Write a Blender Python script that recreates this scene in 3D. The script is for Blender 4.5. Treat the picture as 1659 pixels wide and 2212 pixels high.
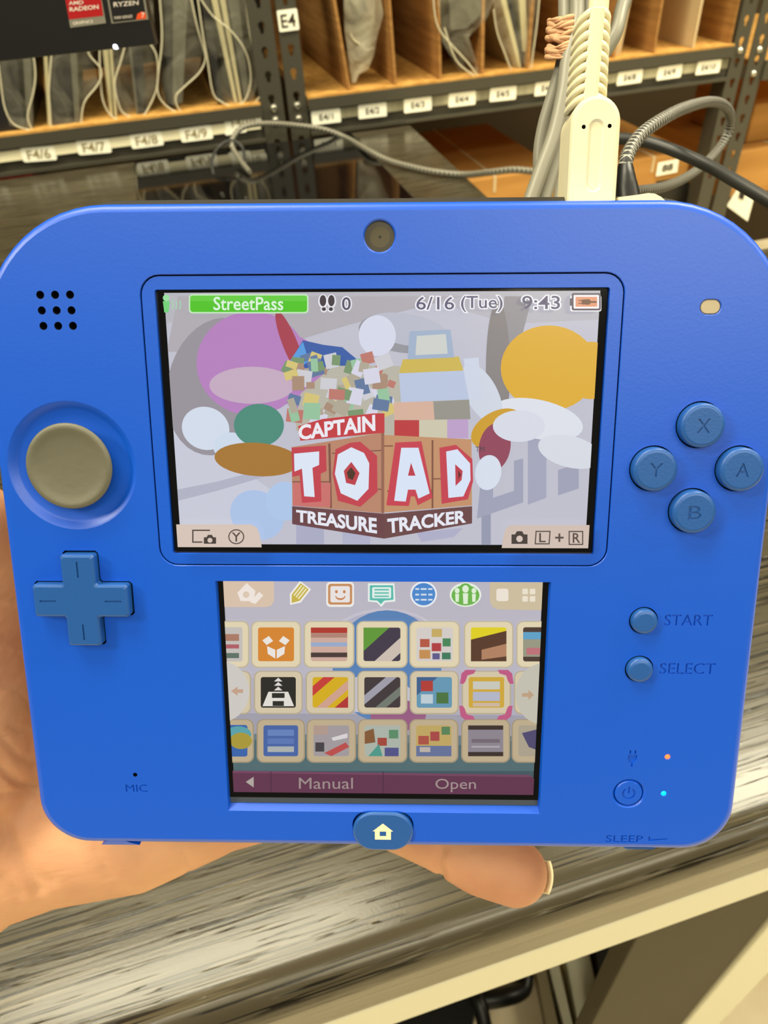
import bpy, bmesh, math, random
from mathutils import Vector, Matrix, geometry, noise
C = bpy.context.scene.collection
for o in list(bpy.data.objects): bpy.data.objects.remove(o)
random.seed(4)

# ---------------------------------------------------------------- camera
W_PX, H_PX, F_PX = 1659, 2212, 1560.0
CXP, CYP = 829.5, 1106.0
U = -Vector((120, 1744, 1560)).normalized()              # world axes seen in camera axes (x right, y down, z forward)
Yv = Vector((-590, -1354, 1560)); Yv = (Yv - Yv.dot(U)*U).normalized()
Xv = Yv.cross(U)
if Xv.x < 0: Xv = -Xv
M = Matrix((Xv, Yv, U))                                  # camera vector -> world vector
CAM = Vector((0, 0, 1.08))
K = 0.34/0.26                                            # surveying units -> metres (desk is 0.34 m under the camera)
cd = bpy.data.cameras.new('camera'); cam = bpy.data.objects.new('camera', cd); C.objects.link(cam)
cam.matrix_world = Matrix.Translation(CAM) @ (M @ Matrix.Diagonal((1, -1, -1))).to_4x4()
cd.sensor_fit = 'HORIZONTAL'; cd.sensor_width = 36; cd.lens = F_PX/W_PX*36
cd.clip_start = 0.01; cd.clip_end = 50
cd.dof.use_dof = True; cd.dof.focus_distance = 0.139; cd.dof.aperture_fstop = 46
bpy.context.scene.camera = cam

# ---------------------------------------------------------------- world, lamps, exposure
def lin(c):
    return tuple((v/255/12.92 if v/255 <= .04045 else ((v/255+.055)/1.055)**2.4) for v in c)
wd = bpy.data.worlds.new('world'); bpy.context.scene.world = wd; wd.use_nodes = True
wd.node_tree.nodes['Background'].inputs[0].default_value = (1.0, .93, .70, 1)
wd.node_tree.nodes['Background'].inputs[1].default_value = 0.13
def area(name, loc, sx, sy, power, rot=(0, 0, 0), col=(1.0, .92, .67)):
    l = bpy.data.lights.new(name, 'AREA'); l.shape = 'RECTANGLE'; l.size = sx; l.size_y = sy
    l.energy = power; l.color = col
    o = bpy.data.objects.new(name, l); C.objects.link(o); o.location = loc; o.rotation_euler = rot
    return o
area('ceiling_and_fill_light', (-.46, 0.66, 2.75), 1.1, .46, 46)
area('ceiling_and_fill_light', (1.50, 0.68, 2.75), 1.1, .5, 75)
area('ceiling_and_fill_light', (-2.2, .2, 2.75), 1.1, .5, 75)  # added fill that lifts the shelf fronts, no known panel here
area('ceiling_and_fill_light', (-.2, -1.1, 2.75), 2.4, .6, 26)
area('ceiling_and_fill_light', (1.0, -2.2, 2.75), 2.4, .6, 66)
area('ceiling_and_fill_light', (3.2, -.4, 2.75), 1.1, .9, 70)  # added side fill, invented to brighten the floor under the desk
vs = bpy.context.scene.view_settings
vs.view_transform = 'Standard'; vs.look = 'None'; vs.gamma = 1; vs.use_curve_mapping = False; vs.exposure = 0

# ---------------------------------------------------------------- rays
def ray(px, py): return M @ Vector((px-CXP, py-CYP, F_PX))
def sv(x, y, z): return Vector((x*K, y*K, CAM.z+(z-1)*K))          # surveying coordinates -> world
def onY(px, py, y): d = ray(px, py); return CAM + d*(y*K/d.y)
def onZ(px, py, z): d = ray(px, py); return CAM + d*((z-1)*K/d.z)
def pd(px, py, d): return CAM + M @ (Vector((px-CXP, py-CYP, F_PX))*(d/F_PX/1000))   # depth in mm
# console plane
RC = Matrix(((.9997562, .00346651, .02180633), (.00141842, .97547634, -.22009976), (-.02203454, .22007703, .9752336)))
TC = Vector((-.48285748, -16.2902496, 132.192072))
def un(px, py, z=0.):                                              # image point -> console mm (x right, y up)
    dl = RC.transposed() @ Vector((px-CXP, py-CYP, F_PX)); o = -(RC.transposed() @ TC)
    q = o + dl*((-z-o.z)/dl.z)
    return (q.x, -q.y)
CONSOLE = Matrix.Translation(CAM + M @ (TC*.001)) @ (M @ RC @ Matrix.Diagonal((1, -1, -1))).to_4x4()

# ---------------------------------------------------------------- materials
def new_mat(name):
    m = bpy.data.materials.new(name); m.use_nodes = True
    return m, m.node_tree, m.node_tree.nodes['Principled BSDF']
def mat(name, col, rough=.5, spec=.5, metal=0, bump=None, var=None, sss=0, coat=0, alpha=1, emit=None, estr=1):
    m, nt, b = new_mat(name)
    c = lin(col)+(1,)
    b.inputs['Base Color'].default_value = c; b.inputs['Roughness'].default_value = rough
    b.inputs['Specular IOR Level'].default_value = spec; b.inputs['Metallic'].default_value = metal
    b.inputs['Coat Weight'].default_value = coat; b.inputs['Alpha'].default_value = alpha
    if sss:
        b.inputs['Subsurface Weight'].default_value = sss
        b.inputs['Subsurface Radius'].default_value = (1, .35, .15); b.inputs['Subsurface Scale'].default_value = .004
    if emit:
        b.inputs['Emission Color'].default_value = lin(emit)+(1,); b.inputs['Emission Strength'].default_value = estr
    tc = nt.nodes.new('ShaderNodeTexCoord')
    if bump:
        n = nt.nodes.new('ShaderNodeTexNoise'); n.inputs['Scale'].default_value = bump[0]; n.inputs['Detail'].default_value = 4
        bp = nt.nodes.new('ShaderNodeBump'); bp.inputs['Strength'].default_value = bump[1]; bp.inputs['Distance'].default_value = bump[2]
        nt.links.new(tc.outputs['Object'], n.inputs['Vector']); nt.links.new(n.outputs['Fac'], bp.inputs['Height'])
        nt.links.new(bp.outputs['Normal'], b.inputs['Normal'])
    if var:   # (scale vector, colour 2)
        mp = nt.nodes.new('ShaderNodeMapping'); mp.inputs['Scale'].default_value = var[0]
        n = nt.nodes.new('ShaderNodeTexNoise'); n.inputs['Scale'].default_value = 1; n.inputs['Detail'].default_value = 6
        mx = nt.nodes.new('ShaderNodeMix'); mx.data_type = 'RGBA'
        mx.inputs['A'].default_value = c; mx.inputs['B'].default_value = lin(var[1])+(1,)
        r = nt.nodes.new('ShaderNodeValToRGB'); r.color_ramp.elements[0].position = .35; r.color_ramp.elements[1].position = .65
        nt.links.new(tc.outputs['Object'], mp.inputs['Vector']); nt.links.new(mp.outputs['Vector'], n.inputs['Vector'])
        nt.links.new(n.outputs['Fac'], r.inputs['Fac']); nt.links.new(r.outputs['Color'], mx.inputs['Factor'])
        nt.links.new(mx.outputs['Result'], b.inputs['Base Color'])
    return m
_scr = {}
def glow(col):                                                     # a lit screen pixel colour
    k = tuple(int(v) for v in col)
    if k not in _scr:
        m, nt, b = new_mat('screen_colour')
        b.inputs['Base Color'].default_value = (.012, .012, .012, 1); b.inputs['Roughness'].default_value = .25
        b.inputs['Emission Color'].default_value = lin(k)+(1,); b.inputs['Emission Strength'].default_value = .95
        _scr[k] = m
    return _scr[k]
def flat_ink(name, col): return mat(name, col, .6, .3)

# desk laminate: long grain, dark pores
def wood_mat(name, base, dark, light, sc, bump=.6):
    m, nt, b = new_mat(name); N = nt.nodes.new; L = nt.links.new
    tc = N('ShaderNodeTexCoord'); mp = N('ShaderNodeMapping'); mp.inputs['Scale'].default_value = sc
    mp.inputs['Rotation'].default_value = (0, 0, .03)
    L(tc.outputs['Object'], mp.inputs['Vector'])
    wob = N('ShaderNodeTexNoise'); wob.inputs['Scale'].default_value = .6; wob.inputs['Detail'].default_value = 2; L(mp.outputs['Vector'], wob.inputs['Vector'])
    n1 = N('ShaderNodeTexNoise'); n1.inputs['Scale'].default_value = 1; n1.inputs['Detail'].default_value = 5; n1.inputs['Roughness'].default_value = .55
    n1.inputs['Distortion'].default_value = .35
    L(mp.outputs['Vector'], n1.inputs['Vector'])
    r1 = N('ShaderNodeValToRGB'); e = r1.color_ramp
    e.elements[0].position = .2; e.elements[0].color = tuple((a_+b_)/2 for a_, b_ in zip(lin(dark), lin(base)))+(1,); e.elements[1].position = .75; e.elements[1].color = lin(light)+(1,)
    q = e.elements.new(.38); q.color = lin(base)+(1,); q = e.elements.new(.6); q.color = lin(base)+(1,)
    L(n1.outputs['Fac'], r1.inputs['Fac'])
    # pores: short dark dashes along the grain, each with a highlight painted beside it as a paler lip
    def dash(dy, lo, hi, a, b_, kx=2.4, ky=1.5):
        m2 = N('ShaderNodeMapping'); m2.inputs['Scale'].default_value = (sc[0]*kx, sc[1]*ky, sc[2]*ky); m2.inputs['Location'].default_value = (3, 7+dy, 1); m2.inputs['Rotation'].default_value = (0, 0, .01)
        L(tc.outputs['Object'], m2.inputs['Vector'])
        n2 = N('ShaderNodeTexNoise'); n2.inputs['Scale'].default_value = 1; n2.inputs['Detail'].default_value = 2; n2.inputs['Distortion'].default_value = .05
        L(m2.outputs['Vector'], n2.inputs['Vector'])
        p_ = N('ShaderNodeMapRange'); p_.inputs['From Min'].default_value = lo; p_.inputs['From Max'].default_value = hi; p_.inputs['To Min'].default_value = a; p_.inputs['To Max'].default_value = b_
        L(n2.outputs['Fac'], p_.inputs['Value']); return p_
    pr = dash(0, .55, .585, 1, 0, 2.2, 2.3)
    fk = dash(.3, .60, .64, 0, .4, 2.6, 2.3)
    mx = N('ShaderNodeMix'); mx.data_type = 'RGBA'; mx.inputs['A'].default_value = lin(dark)+(1,)
    L(pr.outputs[0], mx.inputs['Factor']); L(r1.outputs['Color'], mx.inputs['B']); mf = N('ShaderNodeMix'); mf.data_type = 'RGBA'; mf.inputs['B'].default_value = tuple(min(1, v*2.4) for v in lin(light))+(1,); L(fk.outputs[0], mf.inputs['Factor']); L(mx.outputs['Result'], mf.inputs['A']); L(mf.outputs['Result'], b.inputs['Base Color'])
    ad = N('ShaderNodeMath'); ad.operation = 'MULTIPLY_ADD'; ad.inputs[1].default_value = .25; L(n1.outputs['Fac'], ad.inputs[0]); L(pr.outputs[0], ad.inputs[2])
    fn = N('ShaderNodeTexNoise'); fn.inputs['Scale'].default_value = 900; fn.inputs['Detail'].default_value = 2; L(tc.outputs['Object'], fn.inputs['Vector'])
    ad2 = N('ShaderNodeMath'); ad2.operation = 'MULTIPLY_ADD'; ad2.inputs[1].default_value = .07; L(fn.outputs['Fac'], ad2.inputs[0]); L(ad.outputs[0], ad2.inputs[2])
    bp = N('ShaderNodeBump'); bp.inputs['Strength'].default_value = bump; bp.inputs['Distance'].default_value = .0011; L(ad2.outputs[0], bp.inputs['Height'])
    L(bp.outputs['Normal'], b.inputs['Normal'])
    b.inputs['Roughness'].default_value = .21; b.inputs['Specular IOR Level'].default_value = .36
    return m
def speckle_board(name, a, bcol):
    return mat(name, a, .7, .2, var=((60, 60, 300), bcol), bump=(300, .3, .001))

DESK = wood_mat('grey_wood_laminate', (66, 60, 46), (24, 20, 13), (76, 69, 53), (5, 260, 260), .3)
EDGE = wood_mat('grey_wood_edge', (76, 70, 53), (46, 41, 29), (90, 83, 63), (1.2, 60, 260), .15)
BLUE = mat('blue_plastic', (0, 80, 204), .40, .6, bump=(1700, .05, .0003))
BLUE_BTN = mat('muted_blue_plastic', (28, 82, 156), .4, .5, bump=(2200, .1, .0003))
PADGREY = mat('grey_rubber', (100, 98, 84), .5, .4, bump=(260, .25, .0006))
DARKSHELL = mat('dark_back_shell', (48, 46, 44), .5)
BLACKGLASS = mat('black_glass', (7, 7, 8), .08, .6)
BLACK = mat('black_plastic', (12, 12, 13), .4)
HOLE = mat('hole_black', (6, 8, 14), .9, .1)
CAMGLASS = mat('camera_window', (84, 78, 62), .22, .5)
CAMRING = mat('camera_ring', (58, 52, 40), .35, .5)
LEDGREY = mat('grey_lens', (172, 158, 130), .35)
REDLED = mat('red_lamp', (255, 60, 20), .3, emit=(255, 70, 30), estr=6)
BLUELED = mat('blue_lamp', (0, 160, 255), .3, emit=(0, 150, 255), estr=5)
CREAMPRINT = mat('cream_print', (236, 226, 190), .5)
CREAM = mat('cream_plastic', (234, 225, 186), .42, .4, bump=(500, .1, .0005))
CREAMMETAL = mat('cream_painted_steel', (214, 212, 190), .5, .3)
LEGBROWN = mat('dark_brown_panel', (66, 60, 44), .7, .2)
GREYCABLE = mat('grey_cable', (136, 133, 119), .42, .4)
RUBBER = mat('tan_rubber', (206, 158, 118), .6, .3)
BLACKCABLE = mat('black_cable', (44, 44, 42), .42, .5)
RACK = mat('charcoal_rack_steel', (66, 63, 52), .45, .5, bump=(300, .1, .0005))
BOLT = mat('zinc_bolt', (210, 206, 190), .25, .5, metal=.9)
CHIP = speckle_board('chipboard', (206, 158, 86), (176, 128, 62))
CARD = mat('brown_cardboard', (168, 124, 70), .8, .15, var=((8, 8, 120), (142, 102, 56)))
CARDLIGHT = mat('light_cardboard', (200, 178, 138), .8, .15)
BOXCARD = mat('orange_cardboard', (188, 138, 74), .75, .15, var=((3, 3, 30), (168, 120, 60)))
LABEL = mat('cream_label', (255, 252, 232), .55, .2)
STRIPF = mat('pale_label_holder', (238, 230, 196), .45, .3)
STRIP = mat('label_holder', (178, 172, 142), .4, .4, var=((30, 1, 1), (110, 106, 84)))
LABELINK = flat_ink('label_ink', (158, 144, 104))
INK = flat_ink('ink', (60, 52, 40))
REDINK = mat('red_plastic', (196, 18, 16), .5)
WHITEINK = flat_ink('white_ink', (235, 225, 215))
REDPR = flat_ink('red_print', (176, 12, 22)); ORANGEPR = flat_ink('orange_print', (236, 82, 30)); SILVER = mat('silver_print', (190, 186, 170), .25, metal=.6)
DKPANEL = mat('dark_panel', (30, 30, 32), .35, .5)
GREYPANEL = mat('grey_panel', (92, 90, 78), .4, .5)
PALEPANEL = mat('pale_panel', (190, 180, 140), .5, .4)
FLOORM = mat('beige_floor', (248, 232, 196), .55, .3, var=((14, 14, 14), (238, 218, 178)))
WALLM = mat('back_wall', (60, 50, 36), .9, .1)
def plastic_mat(lo=.02, hi=.26):
    m, nt, b = new_mat('clear_plastic_bag'); N = nt.nodes.new; L = nt.links.new
    out = nt.nodes['Material Output']
    b.inputs['Base Color'].default_value = lin((205, 200, 176))+(1,); b.inputs['Roughness'].default_value = .16
    tr = N('ShaderNodeBsdfTransparent'); mx = N('ShaderNodeMixShader'); tc = N('ShaderNodeTexCoord')
    n = N('ShaderNodeTexNoise'); n.inputs['Scale'].default_value = 18; n.inputs['Detail'].default_value = 3; n.inputs['Distortion'].default_value = 1
    L(tc.outputs['Object'], n.inputs['Vector'])
    r = N('ShaderNodeMapRange'); r.inputs['From Min'].default_value = .35; r.inputs['From Max'].default_value = .75; r.inputs['To Min'].default_value = lo; r.inputs['To Max'].default_value = hi
    bp = N('ShaderNodeBump'); bp.inputs['Distance'].default_value = .01; bp.inputs['Strength'].default_value = .7; L(n.outputs['Fac'], bp.inputs['Height']); L(bp.outputs['Normal'], b.inputs['Normal'])
    L(n.outputs['Fac'], r.inputs['Value']); L(r.outputs[0], mx.inputs[0]); L(tr.outputs[0], mx.inputs[1]); L(b.outputs[0], mx.inputs[2]); L(mx.outputs[0], out.inputs[0])
    return m
BAG = plastic_mat()
BAGTHICK = plastic_mat(.3, .9)
BAGEDGE = mat('bag_fold_and_glint', (205, 198, 170), .35, .5)
def braid_mat(name, a, bcol, n_len, ratio=.5):
    m, nt, b = new_mat(name); N = nt.nodes.new; L = nt.links.new
    uv = N('ShaderNodeUVMap'); sp = N('ShaderNodeSeparateXYZ'); L(uv.outputs[0], sp.inputs[0])
    def wave(sign):
        a_ = N('ShaderNodeMath'); a_.operation = 'MULTIPLY'; a_.inputs[1].default_value = n_len; L(sp.outputs[0], a_.inputs[0])
        c_ = N('ShaderNodeMath'); c_.operation = 'MULTIPLY_ADD'; c_.inputs[1].default_value = sign*2; L(sp.outputs[1], c_.inputs[0]); L(a_.outputs[0], c_.inputs[2])
        f_ = N('ShaderNodeMath'); f_.operation = 'FRACT'; L(c_.outputs[0], f_.inputs[0])
        return f_
    f1, f2 = wave(1), wave(-1)
    mn = N('ShaderNodeMath'); mn.operation = 'MAXIMUM'; L(f1.outputs[0], mn.inputs[0]); L(f2.outputs[0], mn.inputs[1])
    gt = N('ShaderNodeMath'); gt.operation = 'GREATER_THAN'; gt.inputs[1].default_value = ratio; L(mn.outputs[0], gt.inputs[0])
    mx = N('ShaderNodeMix'); mx.data_type = 'RGBA'; mx.inputs['A'].default_value = lin(a)+(1,); mx.inputs['B'].default_value = lin(bcol)+(1,)
    L(gt.outputs[0], mx.inputs['Factor']); L(mx.outputs['Result'], b.inputs['Base Color'])
    bp = N('ShaderNodeBump'); bp.inputs['Distance'].default_value = .0006; bp.inputs['Strength'].default_value = .8; L(mn.outputs[0], bp.inputs['Height']); L(bp.outputs['Normal'], b.inputs['Normal'])
    b.inputs['Roughness'].default_value = .5
    return m
BRAIDBW = braid_mat('black_white_braid', (22, 22, 22), (184, 180, 166), 430, .84)
BRAIDGREY = braid_mat('grey_braid', (66, 64, 57), (140, 136, 120), 150, .6)

# ---------------------------------------------------------------- mesh builder
class MB:
    def __init__(s): s.v = []; s.f = []; s.m = []; s.mats = []; s.sm = []; s.uv = {}
    def mi(s, m):
        if m not in s.mats: s.mats.append(m)
        return s.mats.index(m)
    def add(s, verts, faces, m, smooth=False, uvs=None):
        b = len(s.v); s.v += [tuple(v) for v in verts]; k = s.mi(m)
        for i, f in enumerate(faces):
            if uvs: s.uv[len(s.f)] = uvs[i]
            s.f.append([b+j for j in f]); s.m.append(k); s.sm.append(smooth)
        return s
    def box(s, a, b, m, bev=0):
        (x0, y0, z0), (x1, y1, z1) = a, b
        if not bev:
            v = [(x, y, z) for z in (z0, z1) for y in (y0, y1) for x in (x0, x1)]
            return s.add(v, [(0, 2, 3, 1), (4, 5, 7, 6), (0, 1, 5, 4), (2, 6, 7, 3), (0, 4, 6, 2), (1, 3, 7, 5)], m)
        bm = bmesh.new(); bmesh.ops.create_cube(bm, size=1)
        for v in bm.verts: v.co = Vector(((x0+x1)/2+v.co.x*(x1-x0), (y0+y1)/2+v.co.y*(y1-y0), (z0+z1)/2+v.co.z*(z1-z0)))
        bmesh.ops.bevel(bm, geom=bm.edges[:], offset=bev, segments=2, profile=.5, affect='EDGES')
        bm.verts.index_update(); s.add([v.co[:] for v in bm.verts], [[v.index for v in f.verts] for f in bm.faces], m); bm.free()
        return s
    def hexa(s, q0, q1, m):                                        # two quads, front and back
        v = list(q0)+list(q1)
        return s.add(v, [(0, 1, 2, 3), (7, 6, 5, 4), (0, 4, 5, 1), (1, 5, 6, 2), (2, 6, 7, 3), (3, 7, 4, 0)], m)
    def extr(s, poly, off, m):                                     # polygon of 3-D points extruded by a vector
        n = len(poly); off = Vector(off); v = [Vector(p) for p in poly]; v += [p+off for p in v]
        return s.add(v, [list(range(n)), list(range(2*n-1, n-1, -1))]+[(i, (i+1) % n, n+(i+1) % n, n+i) for i in range(n)], m)
    def loft(s, loops, m, cap0=False, cap1=False, smooth=True):
        n = len(loops[0]); v = [p for l in loops for p in l]; f = []
        for k in range(len(loops)-1):
            for i in range(n):
                f.append((k*n+i, k*n+(i+1) % n, (k+1)*n+(i+1) % n, (k+1)*n+i))
        s.add(v, f, m, smooth)
        if cap0: s.add(loops[0], [list(range(n))], m)
        if cap1: s.add(loops[-1], [list(range(n))[::-1]], m)
        return s
    def tube(s, pts, r, m, seg=12, cap=True):
        pts = [Vector(p) for p in pts]; n = len(pts); rr = r if hasattr(r, '__len__') else [r]*n
        up = Vector((.13, .37, .92)); loops = []; L = 0; lens = []
        nrm = None
        for i in range(n):
            t = (pts[min(i+1, n-1)]-pts[max(i-1, 0)]).normalized()
            if nrm is None: nrm = (up-up.dot(t)*t).normalized()
            else: nrm = (nrm-nrm.dot(t)*t).normalized()
            bn = t.cross(nrm)
            loops.append([pts[i]+(nrm*math.cos(2*math.pi*k/seg)+bn*math.sin(2*math.pi*k/seg))*rr[i] for k in range(seg)])
            if i: L += (pts[i]-pts[i-1]).length
            lens.append(L)
        v = [p for l in loops for p in l]; f = []; uv = []
        for k in range(n-1):
            for i in range(seg):
                f.append((k*seg+i, k*seg+(i+1) % seg, (k+1)*seg+(i+1) % seg, (k+1)*seg+i))
                uv.append(((lens[k], i/seg), (lens[k], (i+1)/seg), (lens[k+1], (i+1)/seg), (lens[k+1], i/seg)))
        s.add(v, f, m, True, uv)
        if cap: s.add(loops[0], [list(range(seg))[::-1]], m); s.add(loops[-1], [list(range(seg))], m)
        return s
    def build(s, name, parent=None, scale=1, fix=False, world=None):
        me = bpy.data.meshes.new(name); me.from_pydata([tuple(c*scale for c in v) for v in s.v], [], s.f)
        for m in s.mats: me.materials.append(m)
        me.polygons.foreach_set('material_index', s.m); me.polygons.foreach_set('use_smooth', s.sm)
        if s.uv:
            ul = me.uv_layers.new(name='uv')
            for p in me.polygons:
                if p.index in s.uv:
                    for li, c in zip(p.loop_indices, s.uv[p.index]): ul.data[li].uv = c
        if fix:
            bm = bmesh.new(); bm.from_mesh(me); bmesh.ops.remove_doubles(bm, verts=bm.verts, dist=1e-7)
            bmesh.ops.recalc_face_normals(bm, faces=bm.faces); bm.to_mesh(me); bm.free()
        me.update()
        o = bpy.data.objects.new(name, me); C.objects.link(o)
        if parent: o.parent = parent
        if world is not None: o.matrix_world = world
        return o
def catmull(P, n=8):
    P = [Vector(p) for p in P]; out = []
    for i in range(len(P)-1):
        a, b, c, d = P[max(i-1, 0)], P[i], P[i+1], P[min(i+2, len(P)-1)]
        for k in range(n):
            t = k/n; out.append(.5*((2*b)+(c-a)*t+(2*a-5*b+4*c-d)*t*t+(3*b-a-3*c+d)*t**3))
    out.append(P[-1]); return out
def tag(o, label, cat, group=None, kind=None):
    o['label'] = label; o['category'] = cat
    if group: o['group'] = group
    if kind: o['kind'] = kind
    return o
def empty(name, label, cat, loc=(0, 0, 0), group=None):
    o = bpy.data.objects.new(name, None); C.objects.link(o); o.location = loc; o.empty_display_size = .05
    return tag(o, label, cat, group)
def part(mb, name, root, **k):                                     # mesh given in world coordinates, parented to a root empty
    o = mb.build(name, None, **k)
    me = o.data; L = root.matrix_world.translation if root.parent is None else Vector()
    loc = Vector(root.location)
    me.transform(Matrix.Translation(-loc)); o.parent = root
    return o
def struct(o): o['kind'] = 'structure'; return o
# ---- 2-D shapes (mm)
def circle(cx, cy, r, n=32, ry=None): return [(cx+r*math.cos(2*math.pi*k/n), cy+(ry or r)*math.sin(2*math.pi*k/n)) for k in range(n)]
def rrect(x0, y0, x1, y1, r, n=6, radii=None):
    R = radii or (r, r, r, r); out = []                            # BL BR TR TL
    for (cx, cy, a0), rr in zip(((x0, y0, 180), (x1, y0, 270), (x1, y1, 0), (x0, y1, 90)), R):
        sx = 1 if cx == x0 else -1; sy = 1 if cy == y0 else -1
        for k in range(n+1):
            a = math.radians(a0+90*k/n); out.append((cx+sx*rr+rr*math.cos(a), cy+sy*rr+rr*math.sin(a)))
    return out
def at(loop, z): return [(x, y, z) for x, y in loop]
def fillh(loops):                                                  # polygon with holes -> verts, tris
    flat = [p for l in loops for p in l]
    tris = geometry.tessellate_polygon([[Vector((x, y, 0)) for x, y in l] for l in loops])
    return flat, [t if geometry.area_tri(Vector((*flat[t[0]], 0)), Vector((*flat[t[1]], 0)), Vector((*flat[t[2]], 0))) >= 0 else t for t in tris]
def ccw(v, t):
    a, b, c = (v[i] for i in t)
    return t if (b[0]-a[0])*(c[1]-a[1])-(b[1]-a[1])*(c[0]-a[0]) > 0 else (t[0], t[2], t[1])
def add_fill(mb, loops, z, m, map3=None):
    v, t = fillh(loops); t = [ccw(v, x) for x in t]
    mb.add([map3(x, y) if map3 else (x, y, z) for x, y in v], t, m)
_txt = {}
def text2d(s, off=0., shear=0.):                                   # triangulated text normalised to its own bounding box
    key = (s, off, shear)
    if key in _txt: return _txt[key]
    cu = bpy.data.curves.new('t', 'FONT'); cu.body = s; cu.resolution_u = 3; cu.offset = off; cu.shear = shear; cu.fill_mode = 'FRONT'
    o = bpy.data.objects.new('t', cu); C.objects.link(o)
    me = bpy.data.meshes.new_from_object(o.evaluated_get(bpy.context.evaluated_depsgraph_get()))
    bm = bmesh.new(); bm.from_mesh(me); bmesh.ops.remove_doubles(bm, verts=bm.verts, dist=1e-5)
    for f in bm.faces:
        if f.normal.z < 0: f.normal_flip()
    bm.verts.index_update()
    v = [(p.co.x, p.co.y) for p in bm.verts]; f = [[q.index for q in p.verts] for p in bm.faces]
    # boundary loops
    be = {}
    for e in bm.edges:
        if len(e.link_faces) == 1:
            lp = e.link_loops[0]; be[lp.vert.index] = lp.link_loop_next.vert.index
    loops = []
    while be:
        st = next(iter(be)); cur = st; L = []
        while cur in be:
            L.append(cur); cur = be.pop(cur)
        if len(L) > 2: loops.append(L)
    bm.free(); bpy.data.objects.remove(o); bpy.data.curves.remove(cu)
    _txt[key] = (v, f, loops); return _txt[key]
def bbox(v): xs = [p[0] for p in v]; ys = [p[1] for p in v]; return min(xs), min(ys), max(xs), max(ys)
def quadmap(Q, ref):                                               # Q: TL TR BR BL ; ref bounding box
    x0, y0, x1, y1 = ref
    def f(x, y):
        s = (x-x0)/(x1-x0); t = (y1-y)/(y1-y0)
        a = Vector(Q[0])*(1-s)+Vector(Q[1])*s; b = Vector(Q[3])*(1-s)+Vector(Q[2])*s
        return a*(1-t)+b*t
    return f
def put_text(mb, s, Q, m, z=None, off=0., grow=None, shear=0.):
    """text s filling quad Q; Q in 2-D (with z) or 3-D"""
    base = text2d(s, 0., shear); ref = bbox(base[0]); v, f, _ = text2d(s, off, shear); q = quadmap(Q, ref)
    out = []
    for x, y in v:
        p = q(x, y); out.append((p[0], p[1], z) if z is not None else tuple(p))
    mb.add(out, f, m)

# ================================================================ large structure
floor = MB(); floor.add([(-3, -2.5, 0), (4, -2.5, 0), (4, 3, 0), (-3, 3, 0)], [(0, 1, 2, 3)], FLOORM); struct(floor.build('floor'))
wb = MB(); wb.box((-3, 2.15, 0), (4, 2.25, 3), WALLM); struct(wb.build('wall_back'))

# ---------------------------------------------------------------- desk
desk = empty('desk', 'grey wood-grain desk with a rounded front edge on a cream steel frame', 'desk', sv(.05, .5, 1-1.08/K))
Yf = .0742; zt = .74
def prof(yf):                                                      # bullnose front profile, surveying units (y, z)
    r = .012; P = [(yf+.030, zt)]
    for k in range(7):
        a = math.radians(90+90*k/6); P.append((yf+r+r*math.cos(a), zt-r+r*math.sin(a)))
    P += [(yf, .7195), (yf+.002, .7185), (yf+.002, .7002), (yf+.03, .7002)]
    return P
XL, XR = -.95, .92
top = MB()
cor = [(XL, Yf+.03), (.292, Yf+.03), (.2965, .55), (.313, 1.0176), (XL, 1.0176)]
# the top board ends at its right side behind the console; a return carries on to the right in front
cor = [(XL, Yf+.03), (XR, Yf+.03), (XR, .50), (.2945, .50), (.313, 1.0176), (XL, 1.0176)]
top.extr([sv(x, y, zt) for x, y in cor], (0, 0, -.0396*K), DESK)
pr = prof(Yf); l0 = [sv(XL, y, z) for y, z in pr]; l1 = [sv(XR, y, z) for y, z in pr]
n = len(pr)
part(top, 'desk_top', desk, fix=True)
ed = MB()
ed.add(l0[:8]+l1[:8], [(i, 8+i, 9+i, i+1) for i in range(7)], DESK, True)
ed.add(l0[7:]+l1[7:], [(i, n-7+i, n-6+i, i+1) for i in range(n-8)], EDGE)
part(ed, 'front_edge', desk)
bmx = MB(); bmx.box(sv(XL, .0760, .6688), sv(XR, .105, .6998), CREAMMETAL, .002); part(bmx, 'frame_beam', desk)
bmx = MB(); bmx.box(sv(.1145, .078, 1-1.08/K), sv(.1935, .088, .6686), LEGBROWN, .001); part(bmx, 'leg_panel', desk)
bmx = MB(); bmx.box(sv(.1945, .076, 1-1.08/K), sv(.2335, .110, .6686), CREAMMETAL, .002); part(bmx, 'leg', desk)
bmx = MB(); bmx.box(sv(XL, .95, 1-1.08/K), sv(XL+.04, 1.0, .6998), CREAMMETAL, .002); part(bmx, 'leg', desk)
bmx = MB(); bmx.box(sv(.24, .93, 1-1.08/K), sv(.28, .98, .6998), CREAMMETAL, .002); part(bmx, 'leg', desk)
bmx = MB(); bmx.box(sv(XL, .078, 1-1.08/K), sv(XL+.04, .11, .6686), CREAMMETAL, .002); part(bmx, 'leg', desk)

# glossy black slab on the desk
slab = MB()
a, b, c, d = onZ(290, 345, .744), onZ(735, 286, .744), onZ(900, 430, .744), onZ(300, 430, .744)
y0 = .56; sx0 = a.x/K; sx1 = .2295
slab.box(sv(sx0, y0, .7401), sv(sx1, 1.006, .744), BLACKGLASS, .0015)
tag(slab.build('glass_slab'), 'glossy black glass slab lying on the desk reflecting the shelves', 'screen')

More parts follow.
